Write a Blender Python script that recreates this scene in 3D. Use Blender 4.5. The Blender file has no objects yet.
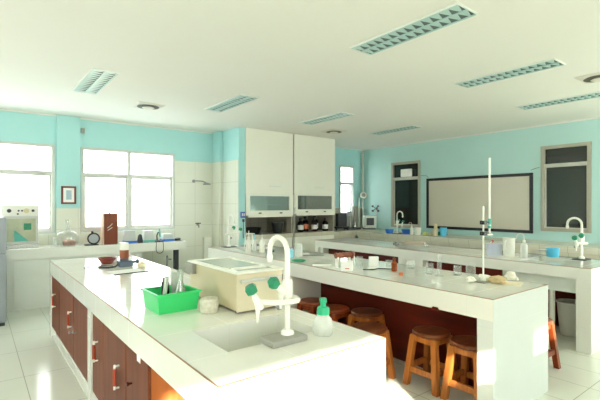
import bpy, bmesh, math, random
from mathutils import Vector, Matrix
random.seed(7)
PI = math.pi
sc = bpy.context.scene
COL = sc.collection

# ------------------------------------------------------------------ materials
def lin(c):
    return tuple(((v / 255) / 12.92 if v / 255 <= .04045 else ((v / 255 + .055) / 1.055) ** 2.4) for v in c) + (1,)

def base_mat(name):
    m = bpy.data.materials.new(name); m.use_nodes = True
    nt = m.node_tree
    return m, nt, nt.nodes['Principled BSDF']

def plain(name, rgb, rough=.5, metal=0, var=.06, scale=9, spec=.5):
    """solid colour with a faint procedural mottling"""
    m, nt, b = base_mat(name)
    c = lin(rgb)
    n = nt.nodes.new('ShaderNodeTexNoise'); n.inputs['Scale'].default_value = scale; n.inputs['Detail'].default_value = 3
    g = nt.nodes.new('ShaderNodeNewGeometry')
    nt.links.new(g.outputs['Position'], n.inputs['Vector'])
    r = nt.nodes.new('ShaderNodeMix'); r.data_type = 'RGBA'
    r.inputs['A'].default_value = tuple(v * (1 - var) for v in c[:3]) + (1,)
    r.inputs['B'].default_value = tuple(min(1, v * (1 + var)) for v in c[:3]) + (1,)
    nt.links.new(n.outputs['Fac'], r.inputs['Factor'])
    nt.links.new(r.outputs['Result'], b.inputs['Base Color'])
    b.inputs['Roughness'].default_value = rough; b.inputs['Metallic'].default_value = metal
    b.inputs['Specular IOR Level'].default_value = spec
    return m

def tile(name, rgb, grout, size, off=(0, 0, 0), w=.003, rough=.12, var=.03, spec=.5):
    """tiles in world space: joints across every axis except the one a face looks along"""
    m, nt, b = base_mat(name)
    g = nt.nodes.new('ShaderNodeNewGeometry')
    sp = nt.nodes.new('ShaderNodeSeparateXYZ'); sn = nt.nodes.new('ShaderNodeSeparateXYZ')
    nt.links.new(g.outputs['Position'], sp.inputs[0]); nt.links.new(g.outputs['Normal'], sn.inputs[0])
    def M(op, a, c=None, d=None):
        k = nt.nodes.new('ShaderNodeMath'); k.operation = op
        for i, v in enumerate((a, c, d)):
            if v is None: continue
            if isinstance(v, (int, float)): k.inputs[i].default_value = v
            else: nt.links.new(v, k.inputs[i])
        return k.outputs[0]
    tot = None
    for i, ax in enumerate('XYZ'):
        t = M('DIVIDE', M('SUBTRACT', sp.outputs[ax], off[i]), size[i])
        f = M('FRACT', M('ADD', t, .5))
        d = M('ABSOLUTE', M('SUBTRACT', f, .5))
        line = M('LESS_THAN', d, w / size[i])
        flat = M('LESS_THAN', M('ABSOLUTE', sn.outputs[ax]), .6)
        line = M('MULTIPLY', line, flat)
        tot = line if tot is None else M('MAXIMUM', tot, line)
    n = nt.nodes.new('ShaderNodeTexNoise'); n.inputs['Scale'].default_value = 3.0; n.inputs['Detail'].default_value = 4
    nt.links.new(g.outputs['Position'], n.inputs['Vector'])
    c = lin(rgb)
    a = nt.nodes.new('ShaderNodeMix'); a.data_type = 'RGBA'
    a.inputs['A'].default_value = tuple(v * (1 - var) for v in c[:3]) + (1,)
    a.inputs['B'].default_value = tuple(min(1, v * (1 + var)) for v in c[:3]) + (1,)
    nt.links.new(n.outputs['Fac'], a.inputs['Factor'])
    r = nt.nodes.new('ShaderNodeMix'); r.data_type = 'RGBA'
    nt.links.new(a.outputs['Result'], r.inputs['A']); r.inputs['B'].default_value = lin(grout)
    nt.links.new(tot, r.inputs['Factor'])
    nt.links.new(r.outputs['Result'], b.inputs['Base Color'])
    nt.links.new(M('ADD', M('MULTIPLY', tot, .5), rough), b.inputs['Roughness'])
    b.inputs['Specular IOR Level'].default_value = spec
    return m

def wood(name, dark, light, rough=.35, axis='Z', scale=14):
    m, nt, b = base_mat(name)
    tc = nt.nodes.new('ShaderNodeTexCoord'); mp = nt.nodes.new('ShaderNodeMapping')
    s = {'X': (.6, scale, scale), 'Y': (scale, .6, scale), 'Z': (scale, scale, .6)}[axis]
    mp.inputs['Scale'].default_value = s
    n = nt.nodes.new('ShaderNodeTexNoise'); n.inputs['Scale'].default_value = 1.4; n.inputs['Detail'].default_value = 5
    n.inputs['Distortion'].default_value = .6
    nt.links.new(tc.outputs['Object'], mp.inputs[0]); nt.links.new(mp.outputs[0], n.inputs['Vector'])
    r = nt.nodes.new('ShaderNodeValToRGB'); r.color_ramp.elements[0].position = .3; r.color_ramp.elements[1].position = .72
    r.color_ramp.elements[0].color = lin(dark); r.color_ramp.elements[1].color = lin(light)
    nt.links.new(n.outputs['Fac'], r.inputs[0]); nt.links.new(r.outputs[0], b.inputs['Base Color'])
    b.inputs['Roughness'].default_value = rough; b.inputs['Specular IOR Level'].default_value = .28
    return m

def glass(name, tint=(235, 245, 242), body=.0, rough=.05, gloss=.12, edge=.5):
    """thin clear ware: mostly see-through, a little shine, a little body colour"""
    m = bpy.data.materials.new(name); m.use_nodes = True
    nt = m.node_tree; nt.nodes.clear()
    o = nt.nodes.new('ShaderNodeOutputMaterial')
    t = nt.nodes.new('ShaderNodeBsdfTransparent'); t.inputs[0].default_value = lin(tint)
    d = nt.nodes.new('ShaderNodeBsdfPrincipled'); d.inputs['Base Color'].default_value = lin(tint); d.inputs['Roughness'].default_value = rough
    n = nt.nodes.new('ShaderNodeTexNoise'); n.inputs['Scale'].default_value = 6
    mr = nt.nodes.new('ShaderNodeMapRange'); mr.inputs['To Min'].default_value = max(0, body - .04); mr.inputs['To Max'].default_value = body + .04
    nt.links.new(n.outputs['Fac'], mr.inputs[0])
    lw = nt.nodes.new('ShaderNodeLayerWeight'); lw.inputs['Blend'].default_value = .35
    mu = nt.nodes.new('ShaderNodeMath'); mu.operation = 'MULTIPLY_ADD'; mu.inputs[1].default_value = edge; mu.use_clamp = True
    nt.links.new(lw.outputs['Facing'], mu.inputs[0]); nt.links.new(mr.outputs[0], mu.inputs[2])
    m1 = nt.nodes.new('ShaderNodeMixShader'); nt.links.new(mu.outputs[0], m1.inputs[0])
    nt.links.new(t.outputs[0], m1.inputs[1]); nt.links.new(d.outputs[0], m1.inputs[2])
    gl = nt.nodes.new('ShaderNodeBsdfGlossy'); gl.inputs['Roughness'].default_value = rough
    m2 = nt.nodes.new('ShaderNodeMixShader'); m2.inputs[0].default_value = gloss
    nt.links.new(m1.outputs[0], m2.inputs[1]); nt.links.new(gl.outputs[0], m2.inputs[2])
    nt.links.new(m2.outputs[0], o.inputs[0])
    return m

M = {}
M['teal'] = plain('teal_wall_paint', (178, 227, 227), .6, var=.04, scale=2)
M['teal_right'] = plain('pale_teal_wall_paint', (190, 227, 223), .6, var=.04, scale=2)
M['ceiling'] = plain('cream_ceiling_paint', (237, 235, 227), .8, var=.015, scale=1)
M['white_paint'] = plain('white_paint', (232, 236, 228), .5, var=.02)
M['floor'] = tile('floor_tiles', (226, 229, 216), (150, 150, 135), (.4, .77, .4), (.335, 4.32, 0), .003, .13)
M['tile'] = tile('bench_tiles', (239, 240, 231), (224, 226, 216), (.4, .4, .4), (.673, 2.02, .25), .0018, .07, spec=.85)
M['wall_tile'] = tile('wall_tiles', (228, 230, 216), (198, 200, 186), (.4, .4, .4), (2.9, 7.1, .3), .003, .3)
M['grey_tile'] = tile('grey_wall_tiles', (176, 172, 156), (140, 136, 122), (.2, .2, .2), (6.1, 7.5, .9), .003, .3)
M['stone_tile'] = tile('beige_counter_tiles', (205, 200, 180), (165, 158, 140), (.4, .4, .4), (6.1, 7.1, .3), .003, .3)
M['end_tile_shaded'] = tile('shaded_end_tiles', (220, 225, 221), (206, 211, 206), (.4, .4, .4), (.673, 2.02, .25), .0018, .12)  # darker bench tile: shade on the end face put into its colour
M['edge'] = plain('brown_tile_edge', (150, 112, 84), .5)
M['cabinet'] = wood('cabinet_wood', (100, 46, 22), (126, 64, 36), .5, 'Z', 10)
M['cabinet_sunlit'] = wood('sunlit_cabinet_wood', (158, 86, 42), (196, 116, 60), .4, 'Z', 10)  # cabinet wood brightened: sunlight on the end board put into colour
M['dark_wood'] = wood('dark_red_panel_wood', (78, 22, 12), (112, 36, 20), .3, 'Y', 6)
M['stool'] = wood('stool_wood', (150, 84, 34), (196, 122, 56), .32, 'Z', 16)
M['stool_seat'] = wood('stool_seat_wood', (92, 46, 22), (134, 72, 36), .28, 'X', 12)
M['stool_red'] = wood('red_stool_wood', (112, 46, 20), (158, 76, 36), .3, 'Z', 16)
M['box_wood'] = wood('brown_box_wood', (116, 58, 40), (140, 74, 52), .4, 'Z', 9)
M['box_lit'] = wood('lit_box_wood', (214, 178, 150), (236, 204, 178), .5, 'Z', 9)  # box wood made pale: light on the side face put into colour
M['tan_stick'] = wood('straw_wood', (226, 202, 140), (244, 224, 168), .5, 'X', 20)
M['white_plastic'] = plain('white_plastic', (244, 244, 234), .3, var=.02)
M['cream_plastic'] = plain('cream_enamel', (214, 202, 168), .4, var=.03)
M['cream_front'] = plain('cream_front_enamel', (228, 217, 188), .4, var=.03)
M['hood_white'] = plain('hood_laminate', (244, 243, 230), .45, var=.015)
M['green_plastic'] = plain('green_plastic', (58, 214, 120), .35, var=.04)
M['green_knob'] = plain('dark_green_plastic', (34, 138, 100), .35)
M['green_pump'] = plain('sea_green_plastic', (40, 190, 138), .3)
M['green_cloth'] = plain('green_cloth', (70, 168, 124), .85, var=.2, scale=40)
M['blue_plastic'] = plain('blue_plastic', (62, 122, 214), .35)
M['cyan_plastic'] = plain('cyan_plastic', (96, 204, 242), .3)
M['cyan_liquid'] = plain('pale_blue_plastic', (150, 222, 240), .25)
M['teal_plastic'] = plain('teal_plastic', (92, 184, 170), .4)
M['lilac_plastic'] = plain('pale_lilac_plastic', (206, 214, 232), .35)
M['black'] = plain('black_plastic', (26, 28, 30), .35)
M['charcoal'] = plain('charcoal_plastic', (58, 62, 66), .45)
M['slate'] = plain('blue_grey_metal', (92, 106, 122), .4, .3)
M['grey'] = plain('grey_metal', (150, 152, 150), .35, .4)
M['fridge'] = plain('fridge_grey', (146, 152, 158), .3, .3)
M['steel'] = plain('brushed_steel', (190, 192, 188), .25, .85)
M['alu'] = plain('window_aluminium', (206, 208, 202), .35, .2)
M['beige_frame'] = plain('beige_window_frame', (176, 174, 158), .45)
M['board'] = plain('beige_board_surface', (214, 208, 190), .3, var=.03, scale=2)
M['amber'] = plain('amber_glass', (150, 70, 30), .1)
M['brown_jar'] = plain('brown_plastic', (150, 84, 56), .35)
M['dark_bottle'] = plain('dark_brown_glass', (34, 18, 16), .08)
M['paper'] = plain('white_paper', (250, 250, 246), .8, var=.01)
M['cotton'] = plain('crumpled_tissue', (248, 246, 234), .9, var=.03, scale=30)
M['tan'] = plain('tan_paste', (206, 184, 140), .8, var=.25, scale=40)
M['cream_paper'] = plain('cream_filter_paper', (238, 228, 198), .85, var=.05)
M['speckle'] = plain('speckled_white_ceramic', (214, 212, 194), .5, var=.3, scale=50)
M['slab'] = plain('grey_stone_slab', (160, 160, 150), .55, var=.1, scale=30)
M['red_bowl'] = plain('dark_red_plastic', (130, 50, 40), .35)
M['orange'] = plain('orange_cap_plastic', (226, 120, 70), .4)
M['red'] = plain('red_plastic', (196, 40, 36), .4)
M['handle'] = plain('orange_red_plastic', (170, 62, 30), .35)
M['teal_metal'] = plain('teal_grey_louvre', (184, 212, 208), .35, .0, var=.03)
M['lamp_back'] = plain('lamp_reflector', (205, 226, 222), .3, .2)
M['recess_shade'] = plain('lamp_recess_shade', (84, 104, 102), .5)  # dark tone stands for shade inside the lamp recess
M['vent_plate'] = plain('vent_plate_beige', (226, 221, 208), .6)
M['bucket'] = plain('milky_plastic', (226, 228, 216), .4, var=.05, scale=5)
M['sash'] = plain('pale_sash', (204, 204, 192), .45)
M['clock_face'] = plain('silver_clock_face', (168, 174, 178), .4)
M['instrument_white'] = plain('instrument_white', (206, 210, 206), .45)
M['counter_tile'] = tile('pale_counter_tiles', (222, 220, 204), (180, 176, 160), (.4, .4, .4), (7.03, .1, .3), .003, .25)
M['dark_slot'] = plain('dark_vent_slot', (104, 100, 90), .7)
M['blue_switch'] = plain('blue_switch_plastic', (92, 108, 190), .4)
M['picture_blue'] = plain('pale_blue_print', (176, 200, 214), .5, var=.25, scale=30)
M['picture_frame'] = plain('mahogany_frame', (110, 52, 44), .35)
M['door_glass_tint'] = plain('frosted_oven_glass', (186, 192, 164), .12, var=.25, scale=7)
M['smoke_glass'] = glass('hood_sash_glass', (190, 205, 200), .12, .04, .16)
M['window_glass'] = glass('window_glass', (250, 252, 252), .0, .02, .05, .0)
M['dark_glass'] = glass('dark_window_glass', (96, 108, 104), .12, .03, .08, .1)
M['clear'] = glass('clear_glass', (251, 252, 251), .04, .05, .07, .14)
M['flask'] = glass('flask_glass', (240, 246, 240), .22, .05, .12, .4)
M['clear_plastic'] = glass('clear_plastic', (242, 246, 240), .55, .2, .06)
M['lid_glass'] = glass('frosted_lid_glass', (196, 206, 196), .72, .16, .12)
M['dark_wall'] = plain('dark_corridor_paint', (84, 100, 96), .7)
M['concrete'] = plain('outside_render', (226, 230, 230), .8)
M['yellow_roof'] = plain('yellow_roof_sheet', (222, 190, 96), .7)
M['drain'] = plain('drain_pipe_white', (226, 226, 214), .4)
M['shade_white'] = plain('sink_enamel', (226, 232, 222), .3)
M['pipe_teal'] = plain('painted_pipe', (212, 220, 208), .5)
M['ochre'] = plain('pale_ochre', (226, 214, 170), .6)
M['trough'] = plain('pinkish_beige_plastic', (196, 180, 160), .5)
M['lime'] = plain('pale_lime', (204, 214, 120), .5)

# ------------------------------------------------------------------ mesh helper
class MB:
    def __init__(s): s.bm = bmesh.new(); s.mi = 0
    def _tag(s, fs, smooth=False):
        for f in fs: f.material_index = s.mi; f.smooth = smooth
    def box(s, x0, x1, y0, y1, z0, z1, rot=None, piv=None):
        v = [s.bm.verts.new((x, y, z)) for x in (x0, x1) for y in (y0, y1) for z in (z0, z1)]
        q = [(0, 1, 3, 2), (4, 6, 7, 5), (0, 4, 5, 1), (2, 3, 7, 6), (0, 2, 6, 4), (1, 5, 7, 3)]
        s._tag([s.bm.faces.new([v[i] for i in f]) for f in q])
        if rot:
            p = Vector(piv or ((x0 + x1) / 2, (y0 + y1) / 2, (z0 + z1) / 2))
            bmesh.ops.rotate(s.bm, verts=v, cent=p, matrix=rot)
        return s
    def hexa(s, bottom, top):
        """eight corners: bottom quad and top quad, both anticlockwise from above"""
        v = [s.bm.verts.new(p) for p in list(bottom) + list(top)]
        q = [(3, 2, 1, 0), (4, 5, 6, 7), (0, 1, 5, 4), (1, 2, 6, 5), (2, 3, 7, 6), (3, 0, 4, 7)]
        s._tag([s.bm.faces.new([v[i] for i in f]) for f in q]); return s
    def lathe(s, prof, c=(0, 0, 0), seg=20, axis=None):
        """profile of (radius, height); radius 0 closes"""
        rings = []
        R = Matrix.Identity(3)
        if axis is not None: R = Vector((0, 0, 1)).rotation_difference(Vector(axis)).to_matrix()
        c = Vector(c)
        for r, z in prof:
            if r < 1e-5: rings.append([s.bm.verts.new(c + R @ Vector((0, 0, z)))])
            else: rings.append([s.bm.verts.new(c + R @ Vector((r * math.cos(2 * PI * k / seg), r * math.sin(2 * PI * k / seg), z))) for k in range(seg)])
        fs = []
        for a, b in zip(rings, rings[1:]):
            for k in range(seg):
                k2 = (k + 1) % seg
                if len(a) == 1 and len(b) == 1: continue
                if len(a) == 1: fs.append(s.bm.faces.new((a[0], b[k2], b[k])))
                elif len(b) == 1: fs.append(s.bm.faces.new((a[k], a[k2], b[0])))
                else: fs.append(s.bm.faces.new((a[k], a[k2], b[k2], b[k])))
        s._tag(fs, True); return s
    def cyl(s, r, z0, z1, c=(0, 0, 0), seg=20, axis=None):
        return s.lathe([(0, z0), (r, z0), (r, z1), (0, z1)], c, seg, axis)
    def rod(s, a, b, r, seg=12):
        a, b = Vector(a), Vector(b)
        return s.cyl(r, 0, (b - a).length, a, seg, (b - a))
    def tube(s, pts, r, seg=10, closed=False):
        pts = [Vector(p) for p in pts]; n = len(pts); rings = []
        up = None
        for i, p in enumerate(pts):
            if closed: t = (pts[(i + 1) % n] - pts[i - 1]).normalized()
            else: t = (pts[min(i + 1, n - 1)] - pts[max(i - 1, 0)]).normalized()
            if up is None:
                up = t.orthogonal().normalized()
            else:
                up = (up - t * up.dot(t)).normalized()
            sd = t.cross(up)
            rings.append([s.bm.verts.new(p + r * (math.cos(2 * PI * k / seg) * up + math.sin(2 * PI * k / seg) * sd)) for k in range(seg)])
        fs = []
        pr = list(zip(rings, rings[1:])) + ([(rings[-1], rings[0])] if closed else [])
        for a, b in pr:
            for k in range(seg):
                fs.append(s.bm.faces.new((a[k], a[(k + 1) % seg], b[(k + 1) % seg], b[k])))
        if not closed:
            fs.append(s.bm.faces.new(rings[0][::-1])); fs.append(s.bm.faces.new(rings[-1]))
        s._tag(fs, True); return s
    def prism(s, poly, z0, z1):
        a = [s.bm.verts.new((x, y, z0)) for x, y in poly]; b = [s.bm.verts.new((x, y, z1)) for x, y in poly]
        n = len(poly)
        fs = [s.bm.faces.new(a[::-1]), s.bm.faces.new(b)] + [s.bm.faces.new((a[i], a[(i + 1) % n], b[(i + 1) % n], b[i])) for i in range(n)]
        s._tag(fs); return s
    def blob(s, c, r, sub=2, jit=.25, flat=1.0):
        ret = bmesh.ops.create_icosphere(s.bm, subdivisions=sub, radius=1)
        for v in ret['verts']:
            k = 1 + random.uniform(-jit, jit)
            v.co = Vector(c) + Vector((v.co.x * r * k, v.co.y * r * k, max(v.co.z * r * k * flat, -r * flat * .5)))
        s._tag({f for v in ret['verts'] for f in v.link_faces}, False); return s
    def build(s, name, mats, parent=None, loc=(0, 0, 0), bevel=0):
        bm = s.bm
        bmesh.ops.recalc_face_normals(bm, faces=bm.faces[:])
        for e in bm.edges:
            if len(e.link_faces) == 2 and e.calc_face_angle(0) > math.radians(38): e.smooth = False
        me = bpy.data.meshes.new(name); bm.to_mesh(me); bm.free()
        for m in (mats if isinstance(mats, (list, tuple)) else [mats]): me.materials.append(m)
        o = bpy.data.objects.new(name, me); COL.objects.link(o)
        o.location = loc
        if parent: o.parent = parent
        if bevel:
            b = o.modifiers.new('edge', 'BEVEL'); b.width = bevel; b.segments = 2; b.limit_method = 'ANGLE'; b.angle_limit = math.radians(50)
        return o

def tag(o, label, cat, group=None, kind=None):
    o['label'] = label; o['category'] = cat
    if group: o['group'] = group
    if kind: o['kind'] = kind
    return o
def thing(name, label, cat, loc=(0, 0, 0), rz=0, group=None):
    o = bpy.data.objects.new(name, None); COL.objects.link(o); o.empty_display_size = .05
    o.location = loc; o.rotation_euler = (0, 0, rz)
    return tag(o, label, cat, group)
def struct(name, mb, mats, parent=None, bevel=0):
    o = mb.build(name, mats, parent, bevel=bevel)
    if not parent: o['kind'] = 'structure'
    return o
def sroot(name):
    o = bpy.data.objects.new(name, None); COL.objects.link(o); o['kind'] = 'structure'; return o
def dup(root, loc, label, rz=None, group=None):
    r = root.copy(); COL.objects.link(r); r.location = loc
    if rz is not None: r.rotation_euler = (0, 0, rz)
    r['label'] = label
    if group: r['group'] = group
    for ch in list(root.children):
        c = ch.copy(); COL.objects.link(c); c.parent = r
        for g in list(ch.children):
            d = g.copy(); COL.objects.link(d); d.parent = c
    return r
def arc(c, r, a0, a1, n, u, v):
    c, u, v = Vector(c), Vector(u), Vector(v)
    return [c + r * (math.cos(a0 + (a1 - a0) * i / n) * u + math.sin(a0 + (a1 - a0) * i / n) * v) for i in range(n + 1)]

# ------------------------------------------------------------------ room shell
XW, YW, H = 7.87, 7.51, 2.884
struct('floor', MB().box(-3.1, 9.6, -2.1, YW + .2, -.1, 0), M['floor'])
struct('ceiling', MB().box(-3.1, 9.6, -2.1, YW + .2, H, H + .12), M['ceiling'])

def holed(name, fixed, lo, hi, axis, holes, mat, zmax=H):
    """a wall slab along x (axis 'y' fixed) or y (axis 'x' fixed) with rectangular openings (a0, a1, z0, z1)"""
    cuts = sorted({lo, hi, *[h[0] for h in holes], *[h[1] for h in holes]})
    mb = MB()
    for a, b in zip(cuts, cuts[1:]):
        mid = (a + b) / 2
        zs = [0]
        for h in sorted([h for h in holes if h[0] < mid < h[1]], key=lambda q: q[2]): zs += [h[2], h[3]]
        zs.append(zmax)
        for z0, z1 in zip(zs[::2], zs[1::2]):
            if z1 - z0 < 1e-4: continue
            if axis == 'y': mb.box(a, b, fixed[0], fixed[1], z0, z1)
            else: mb.box(fixed[0], fixed[1], a, b, z0, z1)
    return struct(name, mb, mat)
W1 = (-1.25, .985, 1.045, 2.42); W2 = (1.345, 2.9, 1.045, 2.42); W3 = (7.05, 7.55, 1.22, 2.45)
holed('wall_far', (YW, YW + .15), -3.1, XW + .15, 'y', [W1, W2, W3], M['teal'])
W4 = (5.74, 6.57, .95, 2.48); W5 = (2.45, 3.22, 1.02, 2.51)
holed('wall_right', (XW, XW + .15), -2.08, YW, 'x', [W4, W5], M['teal_right'])
# unseen wall behind the camera, openings shaped to throw the sun patches
low = [(-2.6, -1.5, .5, 1.36), (4.9, 6.15, 1.2, 2.5), (6.35, 7.6, 1.2, 2.5)]  # extra openings added to let in fill light
holed('wall_back_unseen', (-2.08, -2.0), -3.1, 9.6, 'y',
      low + [(-1.36, -.12, 1.42, 2.40), (-.12, .62, 1.42, 1.98), (.86, 1.035, 1.84, 2.08), (1.6, 2.44, 1.885, 2.085)], M['white_paint'])
holed('wall_left', (-3.1, -3.0), -2.0, YW, 'x', [(3.4, 4.6, .95, 2.2)], M['white_paint'])  # opening added as fill light for cabinets and bench fronts
# white tile cladding low on the far wall
mb = MB()
mb.box(-3, 2.9, YW - .012, YW, 0, 1.03)
mb.box(2.9, 3.74, YW - .012, YW, 0, 2.3)
struct('wall_cladding', mb, M['wall_tile'])
mb = MB().box(6.07, 7.05, YW - .014, YW, .86, 1.4).box(7.05, 7.55, YW - .014, YW, .86, 1.2).box(7.55, XW, YW - .014, YW, .86, 1.4)
struct('wall_cladding', mb, M['grey_tile'])
# column between the windows
struct('pillar', MB().box(1.0, 1.335, YW - .06, YW, 1.43, H), M['teal'])
struct('pillar_base', MB().box(1.0, 1.335, YW - .06, YW - .013, 0, 1.43), M['wall_tile'])
# partition beside the fume hoods: tiled flank, painted above and on its end
struct('partition', MB().box(3.74, 3.862, 6.6, YW - .013, 0, H), M['teal'])
struct('wall_cladding', MB().box(3.728, 3.74, 6.615, YW - .013, 0, 2.3), M['wall_tile'])
struct('pillar', MB().box(3.66, 3.728, 7.2, YW - .013, 2.3, H).box(3.66, 3.728, 7.2, YW - .013, 0, 2.299), [M['teal']])
struct('pillar_base', MB().box(3.652, 3.727, 7.192, YW - .013, 0, 2.3), M['wall_tile'])
# cornice
mb = MB().box(-3, 3.65, YW - .022, YW, H - .022, H).box(6.08, XW, YW - .022, YW, H - .022, H)
struct('trim_1', mb, M['ceiling'])
struct('trim_2', MB().box(XW - .022, XW, -2.0, YW - .022, H - .022, H), M['ceiling'])

def window(n, span, zs, axis, plane, mull, transom, fw, mat, glassm, depth=.09, inner=0):
    r = sroot('window_%d' % n)
    a0, a1 = span; z0, z1 = zs
    fr = MB(); tr = MB()
    def bx(mb, a, b, za, zb, d0, d1):
        if axis == 'y': mb.box(a, b, plane + d0, plane + d1, za, zb)
        else: mb.box(plane + d0, plane + d1, a, b, za, zb)
    e = .003
    bx(fr, a0 + e, a0 + fw, z0 + e, z1 - e, -.02, depth); bx(fr, a1 - fw, a1 - e, z0 + e, z1 - e, -.02, depth)
    bx(fr, a0 + fw, a1 - fw, z0 + e, z0 + fw, -.02, depth); bx(fr, a0 + fw, a1 - fw, z1 - fw, z1 - e, -.02, depth)
    for m_ in mull: bx(fr, m_ - fw * .6, m_ + fw * .6, z0 + fw, z1 - fw, .0, depth - .01)
    edges = [a0 + fw] + [x for m_ in mull for x in (m_ - fw * .6, m_ + fw * .6)] + [a1 - fw]
    if transom:
        for p, q in zip(edges[::2], edges[1::2]): bx(fr if axis == 'y' else tr, p, q, transom - .022, transom + .022, .0, depth - .01)
    o = fr.build('window_frame', mat, r, bevel=.004)
    if axis == 'x': tr.build('window_transom', M['sash'], r)
    else: tr.bm.free()
    for p, q in zip(edges[::2], edges[1::2]):
        rows = [(z0 + fw, z1 - fw)] if not transom else [(z0 + fw, transom - .022), (transom + .022, z1 - fw)]
        for k, (za, zb) in enumerate(rows):
            if inner and k == 0:
                s = MB()
                bx(s, p, p + inner, za, zb, .02, .06); bx(s, q - inner, q, za, zb, .02, .06)
                bx(s, p + inner, q - inner, za, za + inner, .02, .06); bx(s, p + inner, q - inner, zb - inner, zb, .02, .06)
                s.build('window_sash', M['sash'] if axis == 'x' else mat, r)
            g = MB(); bx(g, p - .005, q + .005, za - .005, zb + .005, .038, .044)
            g.build('window_pane', glassm, r)
    return r
window(1, W1[:2], W1[2:], 'y', YW, [-.12], 1.985, .045, M['alu'], M['window_glass'], inner=.03)
window(2, W2[:2], W2[2:], 'y', YW, [2.1], 1.985, .045, M['alu'], M['window_glass'], inner=.03)
window(3, W3[:2], W3[2:], 'y', YW, [], 2.02, .045, M['alu'], M['window_glass'], inner=.025)
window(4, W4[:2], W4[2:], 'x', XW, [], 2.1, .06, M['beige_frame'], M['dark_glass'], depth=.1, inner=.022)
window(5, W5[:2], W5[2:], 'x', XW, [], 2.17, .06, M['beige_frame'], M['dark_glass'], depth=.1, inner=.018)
# sills
struct('trim_3', MB().box(W1[0], W1[1], YW - .05, YW + .0, 1.015, 1.043).box(W2[0], W2[1], YW - .05, YW, 1.015, 1.043), M['white_paint'])
# dark corridor behind the right wall's windows
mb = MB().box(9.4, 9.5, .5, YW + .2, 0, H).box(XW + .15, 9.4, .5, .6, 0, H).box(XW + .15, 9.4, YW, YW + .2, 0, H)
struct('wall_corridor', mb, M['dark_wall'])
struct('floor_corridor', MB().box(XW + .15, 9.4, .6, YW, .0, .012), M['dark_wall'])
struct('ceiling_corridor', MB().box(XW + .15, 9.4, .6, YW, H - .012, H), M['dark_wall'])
o = MB().box(XW - .075, XW - .001, 5.96, 6.24, 2.123, 2.3).build('reflection_box', M['paper'], bevel=.012)  # added block standing in for a bright reflection in the glass
tag(o, 'small white box added for a bright reflection in the narrow dark window', 'box')
# low house outside
b = thing('building', 'low pale house with a yellow roof outside the middle window', 'building', (3.8, 14.2, 0))
MB().box(-2.6, 2.4, -1.0, 1.0, -1.2, .72).build('wall', M['concrete'], b)
MB().hexa([(-2.8, -1.2, .72), (2.6, -1.2, .72), (2.6, 1.2, .72), (-2.8, 1.2, .72)], [(-2.8, -.1, .95), (2.6, -.1, .95), (2.6, .1, .95), (-2.8, .1, .95)]).build('roof', M['yellow_roof'], b)
struct('ground', MB().box(-14, 22, -30, 40, -1.3, -1.2), M['concrete'])

# ------------------------------------------------------------------ ceiling lights and vents
def make_light():
    t = thing('ceiling_light', '', 'ceiling light', (0, 0, H))
    w, l = .14, .53
    f = MB()
    for s in (-1, 1):
        f.box(s * w - .012 * (s > 0) - 0, s * w + .012 * (s < 0), -l, l, -.012, -.0005)
        f.box(-w + .012, w - .012, s * l - .012 * (s > 0), s * l + .012 * (s < 0), -.012, -.0005)
    f.build('frame', M['white_paint'], t)
    MB().box(-w + .013, w - .013, -l + .013, l - .013, -.004, -.001).build('recess_shade_plate', M['recess_shade'], t)  # flat plate, recess shade put into its colour
    g = MB()
    for x in (-w + .02, 0, w - .02): g.box(x - .006, x + .006, -l + .014, l - .014, -.014, -.005)
    n = 13
    cw = (2 * l - .03) / n
    for k in range(n):
        y = -l + .015 + cw * k
        for s in (-1, 1):
            x0, x1 = (-w + .027, -.007) if s < 0 else (.007, w - .027)
            # flat bright tapers for lit cells; recess shade is the dark plate's colour
            g.hexa([(x0, y, -.009), (x1, y + cw * .42, -.009), (x1, y + cw * .58, -.009), (x0, y + cw, -.009)],
                   [(x0, y, -.005), (x1, y + cw * .42, -.005), (x1, y + cw * .58, -.005), (x0, y + cw, -.005)])
    g.build('louvre', M['teal_metal'], t)
    return t
L0 = make_light()
GRP = 'recessed ceiling lights'
spots = [(2.765, 2.14, 'recessed louvred ceiling light nearest the camera, largest of them'),
         (4.49, 2.19, 'long louvred ceiling light between the nearest large light and the one by the square vent'),
         (6.22, 2.3, 'louvred ceiling light at the right edge just beyond the cut-off square vent'),
         (1.075, 5.2, 'short wide louvred ceiling light above the left windows'),
         (2.785, 5.16, 'louvred ceiling light to the right of the vent by the left windows'),
         (4.49, 5.12, 'louvred ceiling light in front of the white fume hoods'),
         (6.21, 5.12, 'farthest louvred ceiling light, near the room corner above the narrow dark window')]
for i, (x, y, lab) in enumerate(spots):
    if i == 0: L0.location = (x, y, H); L0['label'] = lab; L0['group'] = GRP
    else: dup(L0, (x, y, H), lab, group=GRP)
def make_vent():
    t = thing('ceiling_vent', '', 'ceiling vent', (0, 0, H))
    MB().hexa([(-.16, -.16, -.016), (.16, -.16, -.016), (.16, .16, -.016), (-.16, .16, -.016)][::1], [(-.19, -.19, -.0005), (.19, -.19, -.0005), (.19, .19, -.0005), (-.19, .19, -.0005)]).build('plate', M['vent_plate'], t)
    MB().lathe([(.0, -.0165), (.14, -.0165), (.15, -.022), (.0, -.022)], seg=28).build('slot', M['dark_slot'], t)
    MB().lathe([(.0, -.04), (.06, -.046), (.085, -.034), (.06, -.0225), (0, -.0225)], seg=28).build('diffuser', M['vent_plate'], t)
    return t
V0 = make_vent()
for i, (x, y, lab) in enumerate([(1.93, 5.98, 'square ceiling vent between the two lights above the left windows'), (5.39, 5.89, 'small ceiling vent in front of the top of the right fume hood'),
                                 (5.38, 1.6, 'square ceiling vent cut by the right edge of the photo')]):
    if i == 0: V0.location = (x, y, H); V0['label'] = lab; V0['group'] = 'ceiling vents'
    else: dup(V0, (x, y, H), lab, group='ceiling vents')

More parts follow.
